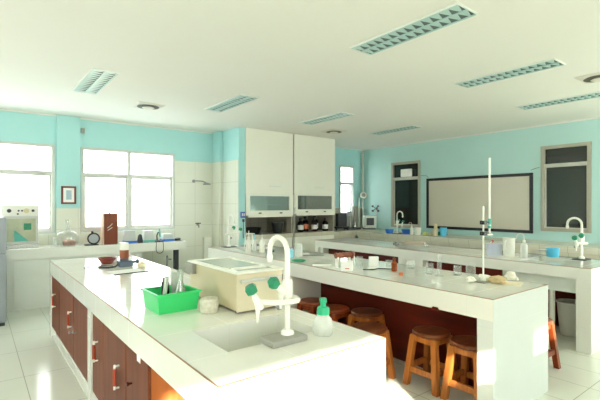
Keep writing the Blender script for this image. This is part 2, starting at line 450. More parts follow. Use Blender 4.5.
# ------------------------------------------------------------------ benches
ZT, ZL = .85, .7
def ring_slab(mb, x0, x1, y0, y1, z0, z1, hole=None):
    if not hole: mb.box(x0, x1, y0, y1, z0, z1); return
    a, b, c, d = hole
    mb.box(x0, x1, y0, c, z0, z1); mb.box(x0, x1, d, y1, z0, z1)
    mb.box(x0, a, c, d, z0, z1); mb.box(b, x1, c, d, z0, z1)
def edge_strip(par, x0, x1, y0, y1, loc):
    """thin brown line along the arris of the worktop, on its top edge"""
    e = .0035
    mb = MB()
    mb.box(x0 - .001, x1 + .001, y0 - .001, y0 + e, ZT - e, ZT + .001)
    mb.box(x0 - .001, x0 + e, y0 + e, y1, ZT - e, ZT + .001); mb.box(x1 - e, x1 + .001, y0 + e, y1, ZT - e, ZT + .001)
    mb.build('edge_trim', M['edge'], par)
def basin(par, a, b, c, d, depth):
    mb = MB(); t = .02; z0 = ZT - depth
    mb.box(a - t, b + t, c - t, d + t, z0 - t, z0)
    mb.box(a - t, a - .0005, c - t, d + t, z0, ZL - .001) if z0 < ZL - .002 else None
    if z0 < ZL - .002:
        mb.box(b + .0005, b + t, c - t, d + t, z0, ZL - .001); mb.box(a, b, c - t, c - .0005, z0, ZL - .001); mb.box(a, b, d + .0005, d + t, z0, ZL - .001)
    return mb.build('sink_basin', M['shade_white'], par)

# --- bench by the camera, with cabinets
x0, x1, y0, y1 = .673, 1.555, 1.333, 5.529
B1 = thing('lab_bench', 'white tiled laboratory bench with brown cabinet doors and the nearest sink', 'laboratory bench', (x0, y0, 0))
W_, D_ = x1 - x0, y1 - y0
def yl(y): return y - y0
hole = (.192, .715, .29, .665)
mb = MB(); ring_slab(mb, 0, W_, 0, D_, ZL, ZT, hole); mb.build('worktop', M['tile'], B1)
edge_strip(B1, 0, W_, 0, D_, None)
basin(B1, *hole, .32)
MB().box(.0, W_, 0, .115, 0, ZL).build('end_panel', M['tile'], B1)
MB().box(.0, W_, yl(5.45), D_, 0, ZL).build('end_panel', M['tile'], B1)
MB().box(.0, .06, yl(3.38), yl(3.49), .0, ZL).build('pier', M['tile'], B1)
MB().box(.05, W_ - .02, yl(2.13), yl(5.45), 0, .1).build('plinth', M['tile'], B1)
MB().box(.012, .06, yl(2.08), yl(5.45), 0, .012).build('kick_tile', M['tile'], B1)
mb = MB(); mb.box(.03, W_ - .02, yl(2.15), yl(3.375), .1, ZL); mb.box(.03, W_ - .02, yl(3.495), yl(5.448), .1, ZL)
mb.build('carcass', M['cabinet'], B1)
MB().box(.03, W_ - .02, yl(2.125), yl(2.1495), .0, ZL).build('side_board', M['cabinet_sunlit'], B1)
def bar_handle(par, x, y, z):
    h = MB(); h.rod((x, y, z - .05), (x, y, z + .05), .011)
    h.build('handle', M['handle'], par)
    for s in (-1, 1):
        e = MB(); e.rod((x, y, z + s * .05), (x, y, z + s * .074), .007)
        e.rod((x, y, z + s * .066), (x + .026, y, z + s * .066), .006)
        e.build('handle_end', M['white_plastic'], par)
for a, b, hy in [(3.06, 3.372, 3.207), (2.52, 3.05, 2.657), (4.915, 5.44, 5.181), (4.145, 4.905, 4.238), (3.5, 4.135, None)]:
    d = MB().box(.012, .0295, yl(a), yl(b), .112, ZL - .006).build('door', M['cabinet'], B1, bevel=.003)
    if hy: bar_handle(d, -.014, yl(hy), .455)
fp = MB().box(.012, .0295, yl(2.125), yl(2.51), .112, ZL - .006).build('front_panel', M['cabinet'], B1, bevel=.003)
o = MB().box(.0095, .0119, yl(2.245), yl(2.30), .655, .695).build('sticker', M['paper'], fp); o['label'] = 'small white sticker'
k = MB()
for y, z in ((4.189, .35), (4.003, .40), (2.4, .5)):
    k = MB(); k.lathe([(0, -.03), (.011, -.03), (.013, -.022), (.006, -.012), (.006, 0), (0, 0)], (.012, yl(y), z), 14, (1, 0, 0)).build('knob', M['grey'] if z != .5 else M['dark_wood'], B1)

# --- middle bench with stools
x0, x1, y0, y1 = 2.751, 3.615, 1.425, 5.78
B2 = thing('lab_bench', 'middle white tiled bench with dark red kneehole panel and stools under it', 'laboratory bench', (x0, y0, 0))
W_, D_ = x1 - x0, y1 - y0
mb = MB(); hole2 = (.2, .72, D_ - .74, D_ - .3); ring_slab(mb, 0, W_, 0, D_, ZL, ZT, hole2); mb.build('worktop', M['tile'], B2)
edge_strip(B2, 0, W_, 0, D_, None)
basin(B2, *hole2, .3)
MB().box(0, W_, 0, .115, 0, ZL).build('end_panel', M['end_tile_shaded'], B2)
MB().box(.0005, W_ - .0005, -.0012, -.0001, ZL, ZT - .004).build('edge_shade', M['end_tile_shaded'], B2)  # thin sheet carries the darker shaded tone over the worktop end
MB().box(0, W_, D_ - .1, D_, 0, ZL).build('end_panel', M['tile'], B2)
MB().box(0, W_, yl(3.74), yl(3.86), 0, ZL).build('pier', M['tile'], B2)
MB().box(.465, .5, .115, yl(3.74), 0, ZL).build('back_panel', M['dark_wood'], B2)
MB().box(.465, .5, yl(3.86), D_ - .1, 0, ZL).build('back_panel', M['dark_wood'], B2)
MB().hexa([(-.014, .415, .692), (.0, .41, .692), (.0, .485, .692), (-.014, .48, .692)], [(-.014, .43, .716), (.0, .425, .716), (.0, .47, .716), (-.014, .465, .716)]).build('edge_knob', M['dark_wood'], B2, bevel=.004)

# --- third bench
x0, x1, y0, y1 = 4.824, 5.69, 1.504, 5.78
B3 = thing('lab_bench', 'white tiled bench before the wall counter, with blue cup, sink and bucket below', 'laboratory bench', (x0, y0, 0))
W_, D_ = x1 - x0, y1 - y0
hole3 = (.2, .72, .36, .78)
mb = MB(); ring_slab(mb, 0, W_, 0, D_, ZL + .03, ZT, hole3); mb.build('worktop', M['tile'], B3)
edge_strip(B3, 0, W_, 0, D_, None)
MB().box(.15, .77, .30, .84, .56, .6).box(.13, .1499, .1365, .84, .56, ZL + .029).box(.77, .79, .30, .84, .6, ZL + .029).box(.15, .77, .30, .3199, .6, ZL + .029).box(.15, .77, .82, .84, .6, ZL + .029).build('sink_basin', M['shade_white'], B3)
p = MB().rod((.45, .53, .02), (.45, .53, .56), .028); p.build('drain_pipe', M['drain'], B3)
MB().box(0, W_, 0, .136, 0, ZL + .029).build('end_panel', M['tile'], B3)
MB().box(0, W_, D_ - .1, D_, 0, ZL + .029).build('end_panel', M['tile'], B3)
MB().box(0, W_, yl(3.48), yl(3.9), 0, ZL + .029).build('pier', M['tile'], B3)
MB().box(0, W_, yl(5.55), yl(5.62), 0, ZL + .029).build('pier', M['tile'], B3)
MB().box(W_ - .014, W_ + .002, .0, 2.42, ZT - .004, ZT + .0016).build('back_gap_shade', M['charcoal'], B3)  # dark strip painted for the shade in the gap behind the bench
MB().box(.82, .85, .14, .95, 0, ZL + .029).build('back_panel', M['dark_wood'], B3)
for a, b in ((.96, 1.974), (2.4, 4.04)):
    MB().box(.12, .15, a, b, 0, ZL + .029).build('back_panel', M['dark_wood'], B3)

# --- counter along the board wall
W_ = XW - 7.03
B4 = thing('wall_counter', 'long tiled counter running under the framed board', 'counter', (7.03, -.9, 0))
MB().box(0, W_ - .002, 0, 7.79, .76, .86).build('worktop', M['counter_tile'], B4, bevel=.004)
MB().box(.03, W_ - .002, 0, 7.79, 0, .76).build('front_panel', M['counter_tile'], B4)
# --- counter under the far small window
B5 = thing('corner_counter', 'tiled counter in the far corner beside the fume hoods', 'counter', (6.085, 6.9, 0))
MB().box(0, 1.74, -.0, .593, .78, .88).build('worktop', M['stone_tile'], B5, bevel=.004)
mb = MB().box(0, .94, .03, .593, 0, .78)
mb.build('front_panel', M['stone_tile'], B5)
B4.location.y = -.9
# --- counter under the left windows
C1 = thing('window_counter', 'white tiled counter under the bright windows', 'counter', (0, 0, 0))
def fy(x): return 7.11 - (x + 1) * .0605
zt = .86
MB().prism([(-1.2, fy(-1.2)), (2.87, fy(2.87)), (2.87, YW - .013), (-1.2, YW - .013)], .72, zt).build('worktop', M['tile'], C1)
MB().prism([(-1.2, fy(-1.2) + .04), (2.15, fy(2.15) + .04), (2.15, YW - .014), (-1.2, YW - .014)], 0, .72).build('front_panel', M['white_paint'], C1)
for a, b in ((-.4, .36), (.42, 1.3), (1.33, 2.12)):
    MB().prism([(a, fy(a) + .02), (b, fy(b) + .02), (b, fy(b) + .0395), (a, fy(a) + .0395)], .06, .7).build('door', M['white_paint'], C1)
MB().box(2.69, 2.76, fy(2.7) + .06, fy(2.7) + .13, 0, .72).build('post', M['charcoal'], C1)
t = MB(); t.rod((2.58, fy(2.6) + .12, .35), (2.58, fy(2.6) + .12, .62), .018); t.rod((2.58, fy(2.6) + .12, .56), (2.62, fy(2.6) + .04, .56), .014)
t.rod((2.58, fy(2.6) + .12, .35), (2.58, YW - .02, .35), .016)
t = t.build('wall_valve', M['grey']); tag(t, 'small grey pipe valve under the window counter beside its dark post', 'valve')

# ------------------------------------------------------------------ fume hoods
def hood(xa, xb, gx0, gx1, gz0, gz1, lab):
    t = thing('fume_hood', lab, 'fume hood', (xa, 6.6, 0), group=None)
    w = xb - xa; dp = YW - .012 - 6.6
    o = MB().box(0, w, 0, .03, gz1 + .035, H - .001).build('upper_panel', M['hood_white'], t, bevel=.004)
    n = MB().box(w * .48, w * .72, -.004, -.0002, 1.82, 1.845).build('pull_slot', M['white_paint'], o)
    b = MB(); b.box(0, .03, .03, dp, .92, H - .01); b.box(w - .03, w, .03, dp, .92, H - .01); b.box(.03, w - .03, dp - .02, dp, .92, H - .01)
    b.build('lining', M['grey_tile'], t)
    s = MB(); g0, g1 = gx0 - xa, gx1 - xa; zb = gz0 - .09
    s.box(0.004, g0, -.012, .028, zb, gz1 + .033); s.box(g1, w - .004, -.012, .028, zb, gz1 + .033)
    s.box(g0, g1, -.012, .028, zb, gz0); s.box(g0, g1, -.012, .028, gz1, gz1 + .033)
    so = s.build('sash', M['hood_white'], t, bevel=.003)
    MB().box(g0 - .003, g1 + .003, .006, .012, gz0 - .003, gz1 + .003).build('glass_pane', M['smoke_glass'], so)
    MB().box(g0 - .05, g1 + .06, -.035, -.0125, zb - .035, zb + .012).build('sash_handle', M['hood_white'], so, bevel=.004)
    for a in (.28, .72):
        MB().box(w * a - .03, w * a + .03, -.016, -.0125, zb + .03, zb + .052).build('catch', M['charcoal'], so)
    c = MB(); c.box(0, w, 0, dp, .84, .919); c.build('work_surface', M['stone_tile'], t, bevel=.004)
    MB().box(.005, w - .005, .03, dp, 0, .84).build('base_cabinet', M['hood_white'], t)
    MB().box(.04, w - .04, .35, dp - .03, gz0 + .1, gz0 + .12).build('baffle', M['grey'], t)
    return t
HA = hood(3.875, 4.955, 3.965, 4.86, 1.375, 1.645, 'white fume hood next to the blue partition, holding the black pot')
HB = hood(4.985, 6.075, 5.062, 5.975, 1.39, 1.665, 'white fume hood on the right with dark reagent bottles inside')
t = MB(); t.rod((4.97, 6.575, 0), (4.97, 6.575, 1.45), .012); t.rod((4.97, 6.575, 1.4), (4.97, 6.6, 1.4), .008)
tag(t.build('glass_rod', M['clear']), 'clear upright rod between the two fume hoods', 'rod')

# ------------------------------------------------------------------ stools
def make_stool():
    t = thing('wooden_stool', '', 'stool')
    MB().lathe([(0, .415), (.135, .415), (.15, .422), (.152, .438), (.145, .45), (.12, .452), (0, .449)], seg=36).build('seat', M['stool_seat'], t)
    a, b, hh = .098, .142, .024
    for sx in (-1, 1):
        for sy in (-1, 1):
            def q(cx, cy, z): return [(cx - hh, cy - hh, z), (cx + hh, cy - hh, z), (cx + hh, cy + hh, z), (cx - hh, cy + hh, z)]
            MB().hexa(q(sx * b, sy * b, 0), q(sx * a, sy * a, .4145)).build('leg', M['stool'], t, bevel=.003)
    def at(z): return b + (a - b) * z / .4145
    for z, th, nm in ((.13, .045, 'stretcher'), (.365, .049, 'apron')):
        k = at(z + th / 2); e = k - hh + .004
        for s in (-1, 1):
            MB().box(-e, e, s * k - .011, s * k + .011, z, z + th).build(nm, M['stool'], t)
            MB().box(s * k - .011, s * k + .011, -e, e, z - .02 * (nm == 'stretcher'), z + th - .02 * (nm == 'stretcher')).build(nm, M['stool'], t)
    return t
S0 = make_stool()
SG = 'round wooden stools under the middle bench'
stools = [(2.975, 2.065, .0, 'round wooden stool fully in view under the middle bench, all its legs lit'),
          (2.985, 1.716, .02, 'round wooden stool half hidden by the end wall of the middle bench'),
          (3.02, 2.83, .1, 'round wooden stool pushed in behind the sunlit one at the near bench corner'),
          (2.66, 2.46, .2, 'sunlit orange stool poking just above the near bench corner'),
          (2.87, 3.13, .05, 'red-brown stool right behind the soap bottle with the green pump'),
          (2.90, 3.50, .1, 'farthest red-brown stool, under the middle bench by its white partition'),
          (4.045, 1.714, .0, 'stool with one slanting leg showing past the end of the middle bench'),
          (5.13, 2.24, .0, 'stool mostly hidden beside the bucket under the third bench')]
for i, (x, y, r, lab) in enumerate(stools):
    if i == 0: s = S0; S0.location = (x, y, 0); S0.rotation_euler.z = r; S0['label'] = lab; S0['group'] = SG
    else: s = dup(S0, (x, y, 0), lab, r, SG if i < 6 else None)
    if i >= 6 and 'group' in s: del s['group']
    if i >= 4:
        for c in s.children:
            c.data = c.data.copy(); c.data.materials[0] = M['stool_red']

# ------------------------------------------------------------------ laboratory taps
def make_tap(slab=False):
    t = thing('lab_tap', '', 'tap')
    z = 0
    if slab:
        MB().box(-.13, .07, -.07, .05, 0, .028).build('base_slab', M['slab'], t, bevel=.006); z = .028
    MB().lathe([(0, z), (.032, z), (.03, z + .014), (.02, z + .024), (0, z + .024)], seg=22).build('flange', M['white_plastic'], t)
    pts = [(0, 0, z + .02), (0, 0, .15), (0, 0, .3), (0, 0, .405)] + arc((0, .075, .405), .075, PI, 0, 12, (0, 1, 0), (0, 0, 1))[1:] + [(0, .15, .39)]
    MB().tube(pts, .0128, 14).build('gooseneck', M['white_plastic'], t)
    MB().lathe([(0, .39), (.0145, .39), (.017, .375), (.012, .352), (0, .352)], (0, .15, 0), 14).build('nozzle', M['white_plastic'], t)
    MB().lathe([(0, .2), (.024, .2), (.027, .215), (.027, .27), (.022, .285), (0, .285)], seg=18).build('valve_body', M['white_plastic'], t)
    # low side loop reaching sideways to the second outlet
    lp = [(.0, .0, .2), (.03, .02, .195), (.045, -.01, .192), (.025, -.045, .19), (-.03, -.045, .19), (-.09, -.02, .192), (-.15, .0, .2)]
    sm = []
    for i in range(len(lp) - 1):
        p0, p1, p2, p3 = [Vector(lp[max(0, min(len(lp) - 1, i + k))]) for k in (-1, 0, 1, 2)]
        for s in range(5):
            u = s / 5
            sm.append(.5 * ((2 * p1) + (p2 - p0) * u + (2 * p0 - 5 * p1 + 4 * p2 - p3) * u * u + (3 * p1 - p0 - 3 * p2 + p3) * u ** 3))
    sm.append(Vector(lp[-1]))
    MB().tube(sm, .0125, 12).build('side_arm', M['white_plastic'], t)
    for (x, y, zz, tilt) in ((-.165, 0, .2, (-.5, .1, 1)), (-.045, -.01, .245, (-1, -.35, .75))):
        v = MB(); ax = Vector(tilt).normalized()
        v.lathe([(0, -.035), (.015, -.035), (.019, -.01), (.016, .02), (.009, .05), (0, .05)], (x, y, zz), 14, ax)
        vo = v.build('valve', M['white_plastic'], t)
        kb = MB(); kb.lathe([(0, .045), (.016, .045), (.027, .052), (.03, .075), (.022, .088), (0, .088)], (x, y, zz), 6, ax)
        ko = kb.build('knob', M['green_knob'], vo)
        n = MB(); n.lathe([(0, 0), (.012, 0), (.011, -.03), (.007, -.045), (.006, -.075), (0, -.075)], (x, y, zz - .015), 12)
        n.build('side_nozzle', M['white_plastic'], vo)
    b = MB().lathe([(0, -.03), (.011, -.03), (.014, -.02), (.008, 0), (0, 0)], (.0, .05, .14), 12, (0, -1, 0)); b.build('side_cock', M['grey'], t)
    return t
T1 = make_tap(True); T1.location = (1.167, 1.6, ZT); T1['label'] = 'white gooseneck tap with green knobs on a grey slab by the nearest sink'
T2 = make_tap(False); T2.location = (5.56, 1.83, ZT); T2['label'] = 'white gooseneck tap with green knobs beside the blue cup and sink'
MB().box(-.1, .09, -.07, .07, 0, .012).build('base_plate', M['charcoal'], T2, bevel=.003)
for c in T2.children:
    if c.name.startswith('flange'): c.location.z = .012
T3 = dup(T2, (3.0, 5.6, ZT), 'small far gooseneck tap in front of the cream tiled wall', PI)
T4 = dup(T2, (7.12, 5.79, .86), 'far gooseneck tap on the wall counter in front of the narrow dark window', PI)
for T in (T2, T3, T4): T.scale = (1, 1, 1)

# ------------------------------------------------------------------ things on the near bench
t = thing('chest_cooler', 'cream metal bath box with a glass lid on the near bench', 'laboratory box', (1.19, 2.13, ZT + .001))
w, d, h = .325, .69, .232
MB().box(.012, w - .006, .0125, d, .012, h).build('body', M['cream_plastic'], t, bevel=.008)
MB().box(.004, w, .0, .0124, .012, h - .002).build('front_panel', M['cream_front'], t, bevel=.004)
for x in (.04, w - .04):
    for y in (.05, d - .05): MB().cyl(.018, 0, .012, (x, y, 0), 12).build('foot', M['charcoal'], t)
lid = MB(); lw = .035
lid.box(-.006, w + .008, -.012, lw, h + .001, h + .014); lid.box(-.006, w + .008, d - lw, d, h + .001, h + .014)
lid.box(-.006, lw, lw, d - lw, h + .001, h + .014); lid.box(w - lw, w + .008, lw, d - lw, h + .001, h + .014)
lid.box(lw, w - lw, .12, .135, h + .003, h + .02)
lo = lid.build('lid', M['white_plastic'], t, bevel=.003)
MB().box(lw, w - lw, lw, d - lw, h + .004, h + .009).build('lid_glass', M['lid_glass'], lo)
hd = MB().rod((.02, -.02, h - .038), (w - .03, -.02, h - .038), .011); hd.rod((.06, -.02, h - .038), (.06, 0, h - .038), .007); hd.rod((w - .06, -.02, h - .038), (w - .06, 0, h - .038), .007)
hd.build('handle', M['alu'], t)
MB().box(.19, .235, -.004, -.0003, .035, .055).build('vent', M['charcoal'], t)
MB().box(-.018, .0115, d - .11, d + .01, h - .07, h).build('hinge', M['slab'], t, bevel=.004)
MB().box(w, w + .014, .03, .075, h - .09, h - .04).build('hinge', M['black'], t)

# green basket
t = thing('plastic_basket', 'bright green plastic basket holding glassware on the near bench', 'basket', (.955, 2.53, ZT), .02)
def rect(wx, wy, z): return [(-wx, -wy, z), (wx, -wy, z), (wx, wy, z), (-wx, wy, z)]
mb = MB(); a, b_, hh = .118, .118, .105; A, B_ = .13, .13; th = .004
bt, tp = rect(a, b_, 0), rect(A, B_, hh); bi, ti = rect(a - th, b_ - th, .004), rect(A - th, B_ - th, hh)
vs = [mb.bm.verts.new(p) for p in bt + tp + ti + bi]
fs = [mb.bm.faces.new((vs[3], vs[2], vs[1], vs[0])), mb.bm.faces.new(vs[12:16])]
for i in range(4):
    j = (i + 1) % 4
    fs += [mb.bm.faces.new((vs[i], vs[j], vs[4 + j], vs[4 + i])), mb.bm.faces.new((vs[4 + i], vs[4 + j], vs[8 + j], vs[8 + i])), mb.bm.faces.new((vs[8 + i], vs[8 + j], vs[12 + j], vs[12 + i]))]
mb.build('basin', M['green_plastic'], t)
mb = MB()
for s in (-1, 1):
    mb.box(-A - .012, A + .012, s * B_ - .008, s * B_ + .008 , hh + .0005, hh + .012)
    mb.box(s * A - .008, s * A + .008, -B_ + .008, B_ - .008, hh + .0005, hh + .012)
mb.build('rim', M['green_plastic'], t, bevel=.004)
def flask_prof(r, h, nr): return [(0, .001), (r * .95, .001), (r, .012), (r * .98, .03), (nr, h * .68), (nr, h * .95), (nr * 1.25, h), (nr * 1.1, h), (nr * .85, h * .95), (nr * .85, h * .68), (r * .92, .03), (0, .008)]
o = MB().lathe(flask_prof(.06, .23, .017), seg=24).build('conical_flask', M['flask'], loc=(1.0, 2.49, ZT + .005)); tag(o, 'clear conical flask standing in the green basket', 'flask')
o = MB().lathe([(0, 0), (.024, 0), (.024, .15), (.016, .16), (.016, .18), (0, .18)], seg=18).build('dark_bottle', M['black'], loc=(.935, 2.57, ZT + .005)); tag(o, 'small black bottle standing in the green basket', 'bottle')
o = MB().lathe([(0, 0), (.013, 0), (.013, .19), (.016, .195), (.012, .195), (.01, .19), (.01, .004), (0, .004)], seg=14).build('test_tube', M['clear_plastic'], loc=(.89, 2.49, ZT + .01)); o.rotation_euler = (.05, .12, 0); tag(o, 'clear tube leaning in the green basket', 'test tube')
o = MB().lathe([(0, 0), (.03, 0), (.03, .2), (.033, .205), (.027, .2), (.027, .004), (0, .004)], seg=18).build('measuring_cylinder', M['clear_plastic'], loc=(1.01, 2.59, ZT + .005)); tag(o, 'tall cloudy cylinder at the back of the green basket', 'cylinder')
# white speckled pot
t = MB().lathe([(0, 0), (.048, 0), (.054, .006), (.055, .075), (.052, .083), (.04, .086), (0, .085)], seg=28).build('ceramic_pot', M['speckle'], loc=(1.1, 2.295, ZT)); tag(t, 'speckled white round pot between the green basket and the cream box', 'pot')
# soap bottle
t = thing('soap_bottle', 'clear foam soap bottle with a sea green pump by the nearest sink', 'soap bottle', (1.352, 1.556, ZT))
MB().lathe([(0, 0), (.04, 0), (.047, .01), (.048, .055), (.042, .078), (.03, .092), (.029, .1), (0, .1)], seg=28).build('bottle', M['clear_plastic'], t)
MB().lathe([(0, .1005), (.031, .1005), (.031, .128), (.026, .136), (.013, .138), (.013, .156), (.018, .16), (.018, .178), (0, .18)], seg=24).build('pump', M['green_pump'], t)
MB().box(-.012, .012, -.048, .012, .165, .181, Matrix.Rotation(-.6, 3, 'Z'), (0, 0, .17)).build('spout', M['green_pump'], t, bevel=.004)

# instrument at the far end of the near bench
t = thing('burner_stand', 'brown jar with white cap on a blue-grey clamp base, near bench far end', 'instrument', (1.215, 4.52, ZT))
MB().lathe([(0, .085), (.043, .085), (.045, .095), (.045, .17), (0, .17)], seg=24).build('jar', M['brown_jar'], t)
MB().lathe([(0, .1705), (.043, .1705), (.043, .24), (.038, .245), (0, .245)], seg=24).build('cap', M['white_plastic'], t)
MB().box(-.06, .075, -.06, .06, .0, .062).cyl(.045, .0625, .0845, (0, 0, 0), 20).build('base', M['slate'], t, bevel=.008)
MB().rod((.075, -.02, .04), (.12, -.02, .045), .014).lathe([(0, 0), (.024, 0), (.024, .02), (0, .02)], (.118, -.02, .045), 14, (1, 0, 0)).build('knob', M['slate'], t)
MB().tube([(-.06, 0, .03), (-.1, -.05, .012), (-.16, -.06, .009), (-.24, .02, .009)], .008).build('hose', M['charcoal'], t)
t = MB().lathe([(0, 0), (.05, 0), (.09, .05), (.097, .06), (.09, .062), (.046, .008), (0, .006)], seg=28).build('bowl', M['red_bowl'], loc=(1.13, 4.86, ZT)); tag(t, 'dark red shallow bowl beside the brown and white jar instrument', 'bowl')
t = MB().lathe([(0, 0), (.04, 0), (.045, .03), (.02, .045), (0, .045)], seg=18).build('watch_glass', M['cream_paper'], loc=(1.36, 4.42, ZT)); tag(t, 'small cream dish next to the blue-grey clamp base', 'dish')
def sheet(name, x, y, w, d, rz, mat, z=ZT, zt=.0015):
    o = MB().box(-w / 2, w / 2, -d / 2, d / 2, 0, zt).build(name, mat, loc=(x, y, z)); o.rotation_euler.z = rz; return o
tag(sheet('paper_sheet', 1.14, 4.18, .3, .22, .2, M['paper']), 'white paper sheet lying in front of the blue-grey clamp base', 'paper')
t = MB().rod((-.16, 0, .005), (.16, 0, .005), .0045).build('pencil', M['charcoal'], loc=(1.15, 4.02, ZT)); t.rotation_euler.z = .1; tag(t, 'thin dark rod lying before the paper sheet on the near bench', 'rod')
t = MB().tube([(0, 0, .005), (.09, .05, .005), (.2, .04, .005), (.26, -.03, .005)], .004).build('wire', M['charcoal'], loc=(.86, 4.62, ZT)); tag(t, 'thin dark wire lying left of the red bowl', 'wire')

# ------------------------------------------------------------------ things on the middle bench
def beaker_prof(r, h): return [(0, 0), (r * .94, 0), (r, .008), (r, h * .96), (r * 1.06, h), (r * 1.0, h), (r * .95, h * .96), (r * .95, .008), (0, .005)]
def vessel(name, x, y, prof, mat, label, cat, z=ZT, seg=22, group=None, rz=0):
    o = MB().lathe(prof, seg=seg).build(name, mat, loc=(x, y, z)); return tag(o, label, cat, group)
GB = 'glass beakers on the middle bench'
vessel('beaker', 3.297, 2.307, beaker_prof(.036, .1), M['clear'], 'small beaker left of the tall measuring cylinder on the middle bench', 'beaker', group=GB)
t = thing('measuring_cylinder', 'tall narrow glass measuring cylinder with a round foot on the middle bench', 'measuring cylinder', (3.269, 2.185, ZT))
MB().lathe([(0, 0), (.036, 0), (.036, .008), (.012, .016), (0, .016)], seg=20).build('foot', M['clear'], t)
MB().lathe([(0, .0165), (.02, .0165), (.02, .19), (.024, .2), (.017, .195), (.017, .02), (0, .02)], seg=20).build('tube', M['clear'], t)
vessel('beaker', 3.451, 2.119, beaker_prof(.035, .085), M['clear'], 'beaker with a brown ring base, first left of the wider one', 'beaker', group=GB)
vessel('beaker', 3.545, 2.045, beaker_prof(.043, .085), M['clear'], 'wider beaker closest to the burette stand, beside the stand rod', 'beaker', group=GB)
for c in ():
    pass
# retort stand and burette
t = thing('retort_stand', 'white rod stand with black clamps rising from the tan heap on the middle bench', 'retort stand', (3.313, 1.80, ZT))
MB().lathe([(0, 0), (.02, 0), (.022, .03), (.012, .05), (0, .05)], seg=16).build('foot', M['white_plastic'], t)
MB().rod((0, 0, .05), (0, 0, .625), .0068).build('rod', M['white_plastic'], t)
MB().box(-.07, .07, -.045, .045, -.0, .012).build('base', M['slab'], t, bevel=.003)
for z in (.49, .40):
    MB().box(-.022, .03, -.02, .02, z - .016, z + .016).rod((.03, 0, z), (.085, -.0, z), .006).rod((-.05, 0, z), (-.02, 0, z), .006).build('clamp', M['black'], t, bevel=.003)
bt = thing('burette', 'tall thin white burette held by the clamps of the rod stand', 'burette', (3.414, 1.80, ZT))
MB().rod((0, 0, .40), (0, 0, 1.03), .0082).build('tube', M['white_plastic'], bt)
MB().lathe([(0, .40), (.008, .40), (.004, .35), (.003, .3), (0, .3)]).build('tip', M['clear'], bt)
MB().rod((-.03, 0, .385), (.04, 0, .385), .008).build('stopcock', M['white_plastic'], bt)
MB().rod((-.012, 0, .45), (.012, 0, .45), .012).rod((0, 0, .47), (0, 0, .52), .0135).build('grip', M['teal_plastic'], bt)
t = MB().blob((0, 0, .024), .07, 3, .12, .5).build('tan_heap', M['tan'], loc=(3.36, 1.71, ZT)); tag(t, 'low heap of tan material at the foot of the rod stand', 'heap')
t = MB().blob((0, 0, .022), .036, 2, .3, .8).build('cotton_lump', M['cotton'], loc=(3.19, 1.84, ZT)); tag(t, 'white cotton lump left of the rod stand on the middle bench', 'cotton')
t = MB().blob((0, 0, .02), .045, 2, .3, .5).build('cotton_lump', M['cotton'], loc=(3.45, 1.87, ZT)); tag(t, 'white crumpled cotton just behind the rod stand foot', 'cotton')
t = sheet('filter_paper', 3.42, 1.62, .17, .15, .3, M['cream_paper'], ZT, .004); tag(t, 'cream filter paper lying right of the tan heap', 'paper')
t = MB().blob((0, 0, .03), .042, 2, .45, .9).blob((.03, -.02, .015), .03, 2, .4, .7).build('crumpled_tissue', M['cotton'], loc=(3.55, 1.69, ZT)); tag(t, 'crumpled white tissue near the end of the middle bench', 'tissue')
# middle clutter
t = thing('test_tube_rack', 'ribbed brown rack lying behind the white carton on the middle bench', 'rack', (3.0, 3.14, ZT), 0)
mb = MB()
for k in range(9): mb.cyl(.03 if k % 2 == 0 else .024, -.09 + k * .02, -.07 + k * .02, (0, 0, .115), 16, (.98, -.2, 0))
mb.build('ribbed_barrel', M['brown_jar'], t)
MB().cyl(.042, .091, .108, (0, 0, .115), 22, (.98, -.2, 0)).build('end_disc', M['box_wood'], t)
MB().box(-.085, -.07, -.015, .025, 0, .1).build('support', M['white_plastic'], t)
MB().box(.065, .08, -.03, .01, 0, .1).build('support', M['white_plastic'], t)
t = thing('paper_carton', 'bright white carton with a small red mark on the middle bench', 'carton', (2.85, 2.93, ZT), -.65)
MB().box(-.055, .055, -.028, .028, 0, .085).build('box', M['paper'], t, bevel=.003)
MB().box(-.02, .02, -.0295, -.0282, .015, .023).build('mark', M['red'], t)
MB().box(-.057, .057, -.03, .03, .0855, .09).build('lid', M['white_plastic'], t)
o = MB().box(-.048, .048, -.02, .02, 0, .1).build('paper_carton', M['paper'], loc=(3.255, 2.95, ZT), bevel=.003); o.rotation_euler.z = -.6; tag(o, 'plain white carton standing at the back edge left of the amber bottle', 'carton')
vessel('beaker', 3.04, 2.96, beaker_prof(.034, .085), M['clear'], 'clear beaker directly right of the white carton with the red mark', 'beaker', group=GB)
vessel('beaker', 3.15, 3.05, beaker_prof(.032, .1), M['clear'], 'clear beaker between the ribbed brown rack and the plain white carton', 'beaker', group=GB)
vessel('beaker', 3.32, 2.8, beaker_prof(.034, .075), M['clear'], 'low clear beaker behind the amber bottle, right of the plain carton', 'beaker', group=GB)
vessel('beaker', 3.43, 2.62, beaker_prof(.042, .08), M['clear'], 'wide clear beaker right of the amber bottle', 'beaker', group=GB)
t = thing('brown_bottle', 'little brown-capped bottle between the two white cartons', 'bottle', (3.25, 3.25, ZT))
MB().lathe([(0, 0), (.025, 0), (.027, .07), (.014, .085), (0, .085)], seg=18).build('bottle', M['clear_plastic'], t)
MB().lathe([(0, .0855), (.026, .0855), (.026, .12), (0, .12)], seg=18).build('cap', M['brown_jar'], t)
t = thing('amber_bottle', 'orange-brown amber dropper bottle standing alone on the middle bench', 'bottle', (3.17, 2.61, ZT))
MB().lathe([(0, 0), (.026, 0), (.028, .006), (.028, .075), (.012, .095), (.012, .105), (0, .105)], seg=22).build('bottle', M['amber'], t)
MB().lathe([(0, .1055), (.016, .1055), (.016, .125), (.006, .13), (0, .137)], seg=18).build('cap', M['box_wood'], t)
